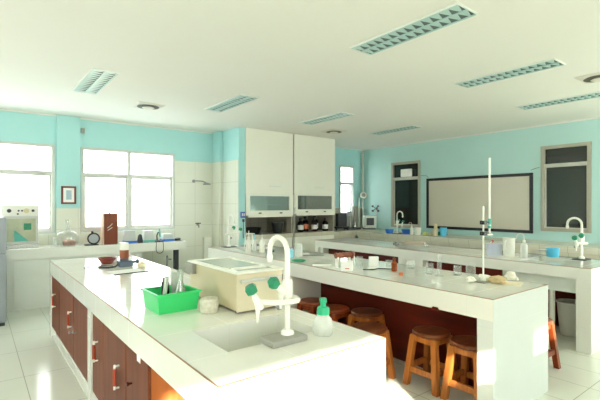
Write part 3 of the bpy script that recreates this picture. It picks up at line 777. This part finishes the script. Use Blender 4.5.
t = MB().lathe([(0, 0), (.018, 0), (.018, .026), (0, .026)], seg=16).build('bottle_cap', M['orange'], loc=(3.03, 2.42, ZT)); tag(t, 'small orange cap lying before the amber bottle', 'cap')
t = MB().tube([(-.12, .06, .005), (-.04, .0, .005), (.05, .02, .005), (.14, -.1, .005)], .005).build('rubber_hose', M['charcoal'], loc=(3.1, 2.78, ZT)); tag(t, 'thin dark hose lying left of the amber bottle', 'hose')
tag(sheet('glass_plate', 2.87, 3.32, .2, .08, -.6, M['paper'], ZT, .008), 'flat pale strip left of the brown ribbed rack', 'plate')
# far left of the middle bench
def wash_bottle(x, y, lab, z=ZT, s=1.0, body=M['clear_plastic'], cap=M['white_plastic'], rz=0):
    t = thing('wash_bottle', lab, 'wash bottle', (x, y, z), rz)
    MB().lathe([(0, 0), (.034 * s, 0), (.037 * s, .008 * s), (.037 * s, .13 * s), (.03 * s, .15 * s), (.014 * s, .165 * s), (.014 * s, .172 * s), (0, .172 * s)], seg=22).build('bottle', body, t)
    MB().lathe([(0, .1725 * s), (.016 * s, .1725 * s), (.016 * s, .198 * s), (0, .2 * s)], seg=18).build('cap', cap, t)
    MB().tube([(0, 0, .199 * s)] + arc((0, .035 * s, .235 * s), .035 * s, PI, .2, 8, (0, 1, 0), (0, 0, 1)) + [(0, .08 * s, .205 * s)], .0045 * s, 8).build('nozzle', cap, t)
    return t
wash_bottle(2.9, 4.86, 'white wash bottle beside the white tripod, on its left', s=1.05, body=M['white_plastic'], rz=-.6)
wash_bottle(3.03, 4.73, 'white wash bottle just in front of the black bowl on the fume hood side', s=.98, body=M['white_plastic'], rz=-.6)
wash_bottle(3.07, 4.98, 'wash bottle with a pale blue cap between the two white ones', s=.85, body=M['clear_plastic'], cap=M['cyan_liquid'], rz=-.6)
t = thing('tripod', 'small white tripod stand with a ring top behind the wash bottles', 'tripod', (3.1, 5.15, ZT))
MB().tube(arc((0, 0, .22), .06, 0, 2 * PI, 20, (1, 0, 0), (0, 1, 0))[:-1], .006, 8, True).build('ring', M['white_plastic'], t)
for k in range(3):
    a = k * 2 * PI / 3 + .4
    MB().rod((.058 * math.cos(a), .058 * math.sin(a), .218), (.09 * math.cos(a), .09 * math.sin(a), .0), .005).build('leg', M['white_plastic'], t)
t = vessel('stopper', 3.16, 4.69, [(0, 0), (.032, 0), (.038, .02), (0, .022)], M['charcoal'], 'flat dark stopper in front of the second white wash bottle', 'stopper')
t = thing('plastic_jar', 'pale blue square bottle beside the nearest tap on the middle bench', 'bottle', (2.985, 4.02, ZT), .6)
MB().box(-.032, .032, -.032, .032, 0, .1).build('bottle', M['cyan_liquid'], t, bevel=.01)
MB().lathe([(0, .1005), (.02, .1005), (.02, .125), (0, .125)], seg=18).build('cap', M['lilac_plastic'], t)
t = MB().box(-.045, .045, -.022, .022, 0, .17).build('plastic_pack', M['clear_plastic'], loc=(3.09, 4.0, ZT), bevel=.018); t.rotation_euler = (0, 0, -.55); tag(t, 'cloudy clear plastic pack standing right of the pale blue bottle', 'pack')
t = MB().blob((0, 0, .012), .075, 3, .14, .22).build('green_cloth', M['green_cloth'], loc=(2.87, 3.72, ZT)); tag(t, 'crumpled green cloth on the edge of the middle bench', 'cloth')
t = thing('instrument_tray', 'dark thin tray with a white sheet on it behind the green cloth', 'tray', (3.33, 4.1, ZT + .001), -.5)
MB().box(-.17, .17, -.1, .1, 0, .012).build('tray', M['grey'], t, bevel=.004)
MB().box(-.12, .0, -.06, .07, .0125, .02).build('sheet', M['paper'], t)

# ------------------------------------------------------------------ things on the third bench
t = thing('plastic_jug', 'white plastic jug standing on the third bench', 'jug', (5.224, 2.507, ZT))
MB().lathe([(0, 0), (.06, 0), (.064, .01), (.07, .22), (.074, .226), (.068, .226), (.062, .012), (0, .008)], seg=26).build('body', M['white_plastic'], t)
MB().tube([(-.068, 0, .19), (-.1, 0, .18), (-.105, 0, .11), (-.068, 0, .08)], .008, 8).build('handle', M['white_plastic'], t)
wash_bottle(5.171, 2.303, 'clear wash bottle with a bent tube next to the white jug', s=1.08, rz=.35)
t = vessel('plastic_tub', 5.2, 2.68, [(0, 0), (.085, 0), (.095, .14), (.1, .143), (.09, .143), (.08, .008), (0, .006)], M['lilac_plastic'], 'pale lilac plastic tub left of the white jug', 'tub')
t = thing('dropper', 'white dropper with a red bulb above the pale lilac tub', 'dropper', (5.2, 2.72, ZT + .145), .3)
MB().rod((-.08, 0, .008), (.05, 0, .012), .007).build('stem', M['white_plastic'], t)
MB().rod((.05, 0, .012), (.1, 0, .02), .014).build('bulb', M['red'], t)
t = thing('water_dipper', 'bright blue dipper cup with a pale handle on the third bench', 'dipper', (5.56, 2.14, ZT))
MB().lathe([(0, 0), (.062, 0), (.066, .008), (.074, .105), (.078, .108), (.07, .108), (.06, .01), (0, .008)], seg=26).build('cup', M['cyan_plastic'], t)
MB().box(-.19, -.07, -.012, .012, .08, .095, Matrix.Rotation(-.5, 3, 'Z'), (0, 0, .09)).build('handle', M['lilac_plastic'], t, bevel=.004)
t = MB().rod((-.07, 0, .03), (.07, 0, .03), .016).rod((0, -.06, .03), (0, .06, .03), .014).cyl(.03, 0, .06, (0, 0, 0), 14).build('valve_cross', M['grey'], loc=(5.15, 4.2, ZT)); tag(t, 'grey four-armed valve on the far part of the third bench', 'valve')
t = MB().box(-.03, .03, -.19, .19, 0, .045).build('trough', M['trough'], loc=(5.61, 4.2, ZT), bevel=.004); tag(t, 'long low beige trough along the back edge of the third bench', 'trough')
vessel('beaker', 5.28, 3.75, beaker_prof(.035, .06), M['clear'], 'faint clear beaker at the dark shade strip on the third bench', 'beaker')
# bucket under the third bench
t = thing('plastic_bucket', 'pale see-through bucket on the floor under the third bench', 'bucket', (5.4, 1.88, 0))
MB().lathe([(0, 0), (.11, 0), (.115, .01), (.145, .36), (.14, .36), (.11, .014), (0, .01)], seg=30).build('body', M['bucket'], t)
MB().lathe([(.14, .3605), (.153, .3605), (.153, .378), (.14, .378), (.14, .3605)], seg=30).build('rim', M['white_plastic'], t)
B3.children[0]
for c in B3.children:
    if c.name.startswith('drain_pipe'): c.location = (-.26, -.1, 0)
    
# ------------------------------------------------------------------ things on the board wall counter
zc = .86
def bowlp(r, h): return [(0, 0), (r * .7, 0), (r, h), (r * 1.05, h), (r * .96, h), (r * .66, .008), (0, .006)]
GBL = 'blue bowls on the wall counter'
vessel('bowl', 7.1, 5.98, bowlp(.1, .09), M['blue_plastic'], 'blue plastic bowl left of the far tap on the wall counter', 'bowl', zc)
vessel('bowl', 7.2, 5.62, bowlp(.1, .1), M['blue_plastic'], 'blue plastic bowl right of the far tap on the wall counter', 'bowl', zc)
wash_bottle(7.16, 5.44, 'small white wash bottle between the blue bowl and the white tub on the wall counter', zc, .95, M['white_plastic'])
vessel('plastic_tub', 7.2, 5.32, [(0, 0), (.06, 0), (.068, .15), (.06, .15), (.055, .008), (0, .006)], M['white_plastic'], 'white tub on the wall counter right of the small wash bottle', 'tub', zc)
t = MB().blob((0, 0, .03), .05, 2, .25, .8).build('lime_sponge', M['lime'], loc=(7.25, 5.17, zc)); tag(t, 'pale lime sponge between the two white tubs on the wall counter', 'sponge')
t = MB().blob((0, 0, .025), .04, 2, .3, .9).build('cleaning_cloth', M['ochre'], loc=(7.27, 5.04, zc)); tag(t, 'small beige cloth right of the lime sponge', 'cloth')
vessel('plastic_tub', 7.25, 4.94, [(0, 0), (.05, 0), (.055, .12), (.05, .12), (.046, .008), (0, .006)], M['cream_front'], 'cream tub on the wall counter right of the lime sponge', 'tub', zc)
t = MB().box(-.1, .1, -.07, .07, 0, .07).build('soap_tray', M['green_knob'], loc=(7.55, 4.98, zc), bevel=.01); t.rotation_euler.z = .3; tag(t, 'low dark green tray beside the cyan cup on the wall counter', 'tray')
vessel('dispenser', 7.62, 5.18, [(0, 0), (.035, 0), (.035, .2), (.02, .22), (0, .22)], M['ochre'], 'beige upright tube behind the dark green tray', 'bottle', zc)
vessel('cup', 7.32, 4.8, [(0, 0), (.058, 0), (.066, .165), (.07, .17), (.062, .17), (.054, .01), (0, .008)], M['cyan_plastic'], 'cyan plastic cup on the wall counter under the board corner', 'cup', zc)

# ------------------------------------------------------------------ board
t = thing('notice_board', 'large beige board with a thick black frame on the right wall', 'board', (XW, 4.455, .97))
w, h, f = 1.11, 1.085, .055
MB().box(-.02, -.003, -w + f, w - f, f, h - f).build('panel', M['board'], t)
mb = MB(); mb.box(-.035, -.003, -w, w, 0, f - .0005).box(-.035, -.003, -w, w, h - f + .0005, h).box(-.035, -.003, -w, -w + f - .0005, f, h - f).box(-.035, -.003, w - f + .0005, w, f, h - f)
mb.build('frame', M['black'], t, bevel=.004)
t = MB().tube([(XW - .012, 5.52, 2.07), (XW - .012, 5.58, 2.12), (XW - .012, 5.72, 2.13)], .004, 8).tube([(XW - .012, 3.38, 2.1), (XW - .012, 3.3, 2.13), (XW - .012, 3.24, 2.14)], .004, 8).build('hanging_cord', M['charcoal']); tag(t, 'thin dark cords at the top corners of the framed board', 'cord')
# wall valve cross and conduit in the corner
t = thing('wall_tap', 'cross-handled wall tap with a thin pipe on the pale teal wall near the corner', 'tap', (XW - .03, 7.02, 1.38))
MB().cyl(.022, -.03, .03, (0, 0, 0), 14, (1, 0, 0)).build('body', M['grey'], t)
for sy, sz in ((1, .6), (-1, .6), (1, -.5), (-1, -.5)):
    MB().rod((-.02, 0, 0), (-.03, sy * .085, sz * .1), .01).cyl(.026, -.014, .014, (-.03, sy * .09, sz * .105), 12, (1, 0, 0)).build('arm', M['charcoal'], t)
MB().rod((0, 0, -.02), (0, 0, -.4), .008).build('pipe', M['alu'], t)
t = thing('wall_pipe', 'tall pale conduit running down the far corner of the room', 'pipe', (7.8, 7.44, .9))
MB().rod((0, 0, 0), (0, 0, H - .96), .028).rod((-.13, .0, .02), (-.13, 0, .75), .02).build('conduit', M['pipe_teal'], t)
for z in (.5, 1.1, 1.6): MB().box(-.03, .03, -.03, .054, z - .012, z + .012).build('clip', M['pipe_teal'], t)
t = thing('pressure_gauge', 'round white gauge on the conduit in the far corner', 'gauge', (7.77, 7.39, 1.72))
ax = (-.63, -.776, 0)
MB().cyl(.085, 0, .035, (0, 0, 0), 26, ax).build('dial', M['white_plastic'], t)
MB().cyl(.05, .0355, .04, (0, 0, 0), 24, ax).build('face', M['slab'], t)
# corner counter instruments
t = thing('display_unit', 'boxy grey instrument with a dark square screen in the far corner', 'instrument', (7.64, 7.06, .881), -.5)
MB().box(-.14, .14, -.1, .12, .03, .33).build('case', M['pipe_teal'], t, bevel=.012)
MB().box(-.11, .08, -.104, -.1003, .1, .28).build('screen', M['charcoal'], t)
MB().box(-.13, .13, -.09, .11, 0, .0295).build('base', M['charcoal'], t)
t = thing('balance', 'black square cased balance on short legs below the small far window', 'balance', (6.84, 7.22, .881), -.2)
MB().box(-.12, .12, -.06, .06, .09, .4).build('case', M['charcoal'], t, bevel=.01)
MB().box(-.2, .16, -.1, .1, .05, .0895).build('shelf', M['black'], t)
for a in (-.19, .13):
    for b in (-.09, .07): MB().box(a, a + .02, b, b + .02, 0, .0495).build('leg', M['black'], t)
t = thing('distillation_column', 'tall grey apparatus with upright rods between the balance and the display unit', 'apparatus', (7.25, 7.24, .881), -.3)
MB().box(-.17, .17, -.1, .1, 0, .05).build('base', M['charcoal'], t, bevel=.008)
MB().box(-.0, .12, -.03, .08, .0505, .56).build('column', M['slab'], t, bevel=.006)
for x in (-.14, -.07): MB().rod((x, 0, .0505), (x, 0, .62), .012).build('rod', M['alu'], t)
MB().box(-.155, -.055, -.015, .015, .4, .44).build('clamp', M['grey'], t)
MB().lathe([(0, .0505), (.05, .0505), (.055, .1), (.02, .16), (.02, .2), (0, .2)], (.02, -.06, 0), 16).build('vessel', M['steel'], t)

# ------------------------------------------------------------------ things inside the hoods
zh = .92
t = thing('black_pot', 'black flared pot inside the left fume hood', 'pot', (4.72, 6.8, zh))
MB().lathe([(0, 0), (.085, 0), (.09, .01), (.115, .2), (.107, .2), (.08, .012), (0, .01)], seg=28).build('body', M['black'], t)
MB().lathe([(.107, .2005), (.125, .2005), (.125, .215), (.107, .215), (.107, .2005)], seg=28).build('rim', M['charcoal'], t)
vessel('bowl', 4.17, 6.82, bowlp(.16, .13), M['black'], 'wide black bowl inside the left fume hood, next to the partition', 'bowl', zh)
def reagent():
    t = thing('reagent_bottle', '', 'bottle')
    MB().lathe([(0, 0), (.06, 0), (.064, .01), (.064, .17), (.05, .2), (.022, .225), (.022, .24), (0, .24)], seg=22).build('bottle', M['dark_bottle'], t)
    MB().lathe([(0, .2405), (.028, .2405), (.028, .28), (0, .28)], seg=16).build('cap', M['black'], t)
    MB().lathe([(.0645, .045), (.0655, .045), (.0655, .14), (.0645, .14), (.0645, .045)], seg=22).build('label', M['paper'], t)
    return t
R0 = reagent(); GR = 'dark reagent bottles in the right fume hood'
bl = [(5.34, 6.86, 'first dark reagent bottle from the clear rod in the right fume hood', 1),
      (5.52, 6.93, 'taller dark bottle with an orange label, second from the clear rod', 1.12),
      (5.69, 6.84, 'dark reagent bottle with a white label, third along from the clear rod', 1),
      (5.835, 6.99, 'tall dark bottle set back behind its neighbours, fourth from the clear rod', 1.15),
      (5.97, 6.8, 'dark bottle standing apart nearest the hood side wall', .98)]
for i, (x, y, lab, s) in enumerate(bl):
    if i == 0: b = R0; b.location = (x, y, zh); b['label'] = lab; b['group'] = GR
    else: b = dup(R0, (x, y, zh), lab, group=GR)
    b.scale = (s, s, s)
    if i == 1:
        for c in b.children:
            if c.name.startswith('label'): c.data = c.data.copy(); c.data.materials[0] = M['orange']

# ------------------------------------------------------------------ things along the window counter
zc = .86
t = thing('drying_oven', 'white laboratory oven with a pale glass door on the window counter', 'oven', (.515, 7.25, zc), -.06)
MB().box(-.22, .22, -.17, .19, .02, .62).build('case', M['white_paint'], t, bevel=.015)
MB().box(-.225, .225, -.186, -.1705, .47, .615).build('control_panel', M['white_plastic'], t, bevel=.004)
for x, r in ((-.13, .026), (-.02, .012), (.02, .012), (.07, .034), (.15, .018)):
    MB().cyl(r, 0, .022, (x, -.1865, .54), 18, (0, -1, 0)).build('dial', M['ochre'] if r == .034 else M['charcoal'], t)
MB().cyl(.012, 0, .015, (-.03, -.1865, .495), 14, (0, -1, 0)).build('dial', M['charcoal'], t)
dr = MB().box(-.215, -.185, -.19, -.1705, .07, .46).box(.185, .215, -.19, -.1705, .07, .46).box(-.185, .185, -.19, -.1705, .43, .46).box(-.185, .185, -.19, -.1705, .07, .1).build('door', M['alu'], t)
MB().box(-.184, .184, -.183, -.1745, .101, .429).build('door_glass', M['door_glass_tint'], dr)
MB().hexa([(-.07, -.1845, .11), (.1, -.1845, .11), (.1, -.1832, .11), (-.07, -.1832, .11)], [(-.075, -.1845, .26), (-.06, -.1845, .26), (-.06, -.1832, .26), (-.075, -.1832, .26)]).build('teal_sticker', M['teal_plastic'], dr)
MB().box(.04, .13, -.1845, -.1832, .27, .36).build('green_sticker', M['green_knob'], dr)
MB().box(-.225, .225, -.18, .19, 0, .0195).box(-.225, .225, -.2, -.171, .025, .065).build('base_rail', M['steel'], t)
t = thing('refrigerator', 'grey two-door refrigerator at the left edge of the photo', 'refrigerator', (0, 6.24, 0))
MB().box(-.32, .30, .03, .6, .04, 1.33).build('cabinet', M['fridge'], t, bevel=.01)
for a, b in ((.06, .875), (.885, 1.32)):
    MB().box(-.318, .305, .0, .0295, a, b).build('door', M['fridge'], t, bevel=.008)
MB().box(-.31, .29, .04, .58, 0, .04).build('foot', M['black'], t)
t = thing('glass_carboy', 'large round glass bottle with brown residue below the framed picture', 'bottle', (1.11, 7.2, zc))
MB().lathe([(0, 0), (.13, 0), (.148, .02), (.152, .13), (.14, .19), (.1, .225), (.04, .245), (.024, .27), (.024, .385), (.032, .395), (.02, .39), (.02, .27), (.036, .24), (.094, .22), (.134, .186), (.146, .13), (.142, .022), (0, .008)], seg=30).build('bottle', M['clear'], t)
MB().lathe([(0, .009), (.085, .01), (.09, .06), (.07, .085), (0, .09)], (.02, -.02, 0), 20).build('residue', M['brown_jar'], t)
t = MB().lathe([(0, 0), (.03, 0), (.03, .11), (.02, .12), (0, .12)], seg=16).build('small_bottle', M['clear_plastic'], loc=(.97, 7.42, zc)); tag(t, 'small cloudy bottle at the back between the oven and the round glass bottle', 'bottle')
t = thing('alarm_clock', 'round black clock with a silver face beside the brown wooden box', 'clock', (1.45, 7.07, zc), 0)
ax = Vector((-.2, -.97, .12)).normalized()
MB().lathe([(0, -.03), (.075, -.03), (.09, -.015), (.09, .02), (.072, .025), (.07, .015), (0, .015)], (0, 0, .1), 28, ax).build('case', M['black'], t)
MB().cyl(.069, .0155, .018, (0, 0, .1), 26, ax).build('face', M['clock_face'], t)
MB().box(-.13, .06, -.06, .06, 0, .018).build('base', M['black'], t, bevel=.004)
MB().cyl(.016, .0, .03, (-.02, 0, .187), 14).build('button', M['black'], t)
t = thing('wooden_box', 'tall brown wooden case with white key marks on the window counter', 'box', (1.695, 7.13, zc), -.02)
MB().box(-.1, .1, -.09, .14, 0, .485).build('case', M['box_wood'], t, bevel=.003)
MB().box(-.108, -.1005, -.088, .14, .002, .483).build('lit_side', M['box_lit'], t)  # thin sheet in the pale tone of the lit side
MB().rod((.0, 0, .485), (.0, 0, .52), .014).build('knob', M['ochre'], t)
for s, z0 in ((0, .26), (1, .22)):
    MB().tube([(-.055 + s * .005, -.094, z0 - .03 * 0), (-.02, -.094, z0 + .02), (.02, -.094, z0 + .045 + .02 * (1 - s))], .004, 8).build('key_mark', M['white_plastic'], t)
MB().cyl(.012, 0, .008, (-.05, -.0905, .28), 12, (0, -1, 0)).build('lock', M['charcoal'], t)
def scale_thing(x, y, w, h, base, lab, rz=-.05):
    t = thing('laboratory_balance', lab, 'balance', (x, y, zc), rz, 'white balances on the window counter')
    MB().box(-w / 2 - .01, w / 2 + .01, -.09, .09, 0, .035).build('base', base, t, bevel=.006)
    MB().hexa([(-w / 2, -.07, .0355), (w / 2, -.07, .0355), (w / 2, .08, .0355), (-w / 2, .08, .0355)], [(-w / 2 + .01, -.05, h), (w / 2 - .01, -.05, h), (w / 2 - .01, .08, h), (-w / 2 + .01, .08, h)]).build('housing', M['instrument_white'], t, bevel=.006)
    return t
scale_thing(2.0, 7.12, .17, .2, M['blue_plastic'], 'white balance with a blue base, nearest the wooden box')
scale_thing(2.29, 7.1, .16, .19, M['teal_plastic'], 'white balance with a teal base, middle one on the window counter')
scale_thing(2.62, 7.12, .18, .12, M['blue_plastic'], 'low white balance with a blue base at the counter end')
t = MB().lathe([(0, 0), (.04, 0), (.045, .03), (.03, .12), (.012, .14), (0, .14)], seg=18).build('dark_flask', M['charcoal'], loc=(2.135, 7.02, zc)); tag(t, 'small dark flask between the blue-based and teal-based balances', 'flask')
t = thing('microscope', 'small grey-green microscope between the teal-based and low blue-based balances', 'microscope', (2.45, 7.02, zc), .5)
MB().box(-.04, .04, -.06, .06, 0, .022).build('base', M['charcoal'], t, bevel=.004)
MB().tube([(0, .045, .022), (0, .05, .1), (0, .03, .15), (0, .0, .16)], .011, 10).build('arm', M['charcoal'], t)
MB().rod((0, -.02, .08), (0, .0, .22), .014).build('eyepiece_tube', M['teal_plastic'], t)
MB().box(-.03, .03, -.04, .02, .06, .066).build('stage', M['grey'], t)
t = MB().lathe([(0, 0), (.05, 0), (.055, .03), (.03, .045), (0, .045)], seg=18).build('dark_dish', M['charcoal'], loc=(2.8, 7.1, zc)); tag(t, 'low dark dish at the very end of the window counter', 'dish')
f = fy(2.4) - .012
t = MB().tube([(2.36, f + .05, zc + .006), (2.36, f, zc + .004), (2.355, f, .78)] + arc((2.415, f, .74), .06, PI, 2 * PI, 12, (1, 0, 0), (0, 0, 1)) + [(2.475, f, .8), (2.47, f, zc + .004), (2.46, f + .05, zc + .006)], .005, 8).build('cable_loop', M['charcoal']); tag(t, 'dark cable hanging in a loop over the edge of the window counter', 'cable')
# framed picture on the column, fittings on walls
t = thing('framed_picture', 'small dark red framed picture on the pillar between the windows', 'picture', (1.165, YW - .061, 1.635))
w, h, fr = .105, .14, .028
MB().box(-w, w, -.02, 0, -h, -h + fr).box(-w, w, -.02, 0, h - fr, h).box(-w, -w + fr, -.02, 0, -h + fr, h - fr).box(w - fr, w, -.02, 0, -h + fr, h - fr).build('frame', M['picture_frame'], t)
MB().box(-w + fr, w - fr, -.01, 0, -h + fr, h - fr).build('mount', M['paper'], t)
MB().box(-.035, .04, -.0115, -.0105, -.07, .075).build('print', M['picture_blue'], t)
t = MB().box(1.345, 1.4, YW - .04, YW, 2.645, 2.72).build('sensor_box', M['slab'], bevel=.005); tag(t, 'small pale wall box above the middle window near the pillar', 'wall box')
t = thing('wall_shower', 'dark shower arm and head on the cream tiled wall', 'shower', (3.27, YW - .013, 1.93))
MB().tube([(0, 0, 0), (.05, -.03, .005), (.14, -.08, .0), (.2, -.12, -.03)], .01, 10).build('arm', M['grey'], t)
MB().lathe([(0, -.02), (.075, -.02), (.07, 0), (.02, .02), (0, .025)], (.21, -.13, -.05), 22).build('head', M['grey'], t)
MB().cyl(.03, 0, .012, (0, 0, 0), 16, (0, -1, 0)).build('flange', M['grey'], t)
t = thing('bib_tap', 'small dark tap low on the cream tiled wall', 'tap', (3.34, YW - .012, 1.1))
MB().rod((0, 0, 0), (0, -.08, 0), .014).rod((0, -.075, 0), (0, -.085, -.05), .011).build('body', M['grey'], t)
MB().rod((-.05, -.05, .03), (.05, -.05, .03), .011).rod((0, -.05, 0), (0, -.05, .03), .008).build('handle', M['charcoal'], t)
t = MB().box(3.45, 3.6, 7.42, YW - .013, .0, .86).build('white_panel', M['white_plastic'], bevel=.006); tag(t, 'upright white panel against the cream tiled wall', 'panel')
t = thing('wall_switch', 'blue socket box with a dark cable on the end of the blue partition', 'switch', (3.81, 6.599, 1.3))
MB().box(-.045, .045, -.03, 0, -.055, .055).build('box', M['blue_switch'], t, bevel=.006)
for x in (-.018, .018): MB().box(x - .01, x + .01, -.033, -.0302, -.02, .03).build('toggle', M['white_plastic'], t)
MB().cyl(.02, -.05, .0, (.01, -.02, -.075), 12).tube([(.01, -.02, -.12), (.015, -.02, -.2), (.005, -.015, -.32), (.01, -.012, -.42)], .006, 8).build('plug_cable', M['charcoal'], t)

# ------------------------------------------------------------------ world, sun, camera
w = bpy.data.worlds.new('sky'); sc.world = w; w.use_nodes = True
nt = w.node_tree; bg = nt.nodes['Background']
tc = nt.nodes.new('ShaderNodeTexCoord'); sx = nt.nodes.new('ShaderNodeSeparateXYZ'); cr = nt.nodes.new('ShaderNodeValToRGB')
mr = nt.nodes.new('ShaderNodeMapRange'); mr.inputs['From Min'].default_value = -.3; mr.inputs['From Max'].default_value = .8
nt.links.new(tc.outputs['Generated'], sx.inputs[0]); nt.links.new(sx.outputs['Z'], mr.inputs[0]); nt.links.new(mr.outputs[0], cr.inputs[0])
cr.color_ramp.elements[0].color = (1.0, .985, .96, 1); cr.color_ramp.elements[1].color = (.95, .985, 1, 1)
nt.links.new(cr.outputs[0], bg.inputs['Color']); bg.inputs['Strength'].default_value = 3.6
sd = bpy.data.lights.new('sun', 'SUN'); sd.energy = 8; sd.angle = math.radians(.6); sd.color = (1, .93, .8)
so = bpy.data.objects.new('sun', sd); COL.objects.link(so)
so.rotation_euler = Vector((.506, 1, -.45)).to_track_quat('-Z', 'Y').to_euler(); so.location = (-2, -4, 5)

cd = bpy.data.cameras.new('camera'); co = bpy.data.objects.new('camera', cd); COL.objects.link(co); sc.camera = co
cd.sensor_width = 36; cd.sensor_fit = 'HORIZONTAL'; cd.lens = 418.5 / 600 * 36
cd.shift_y = (204.33 - 200) / 600
cd.clip_start = .05
co.location = (0, 0, 1.49)
yaw = math.radians(52.17)
co.rotation_euler = (PI / 2, 0, yaw - PI / 2)
sc.view_settings.view_transform = 'Standard'
sc.view_settings.look = 'None'
sc.view_settings.exposure = 1.38
sc.view_settings.gamma = 1.0
sc.cycles.use_denoising = True; sc.cycles.max_bounces = 10; sc.cycles.diffuse_bounces = 6; sc.cycles.transparent_max_bounces = 16
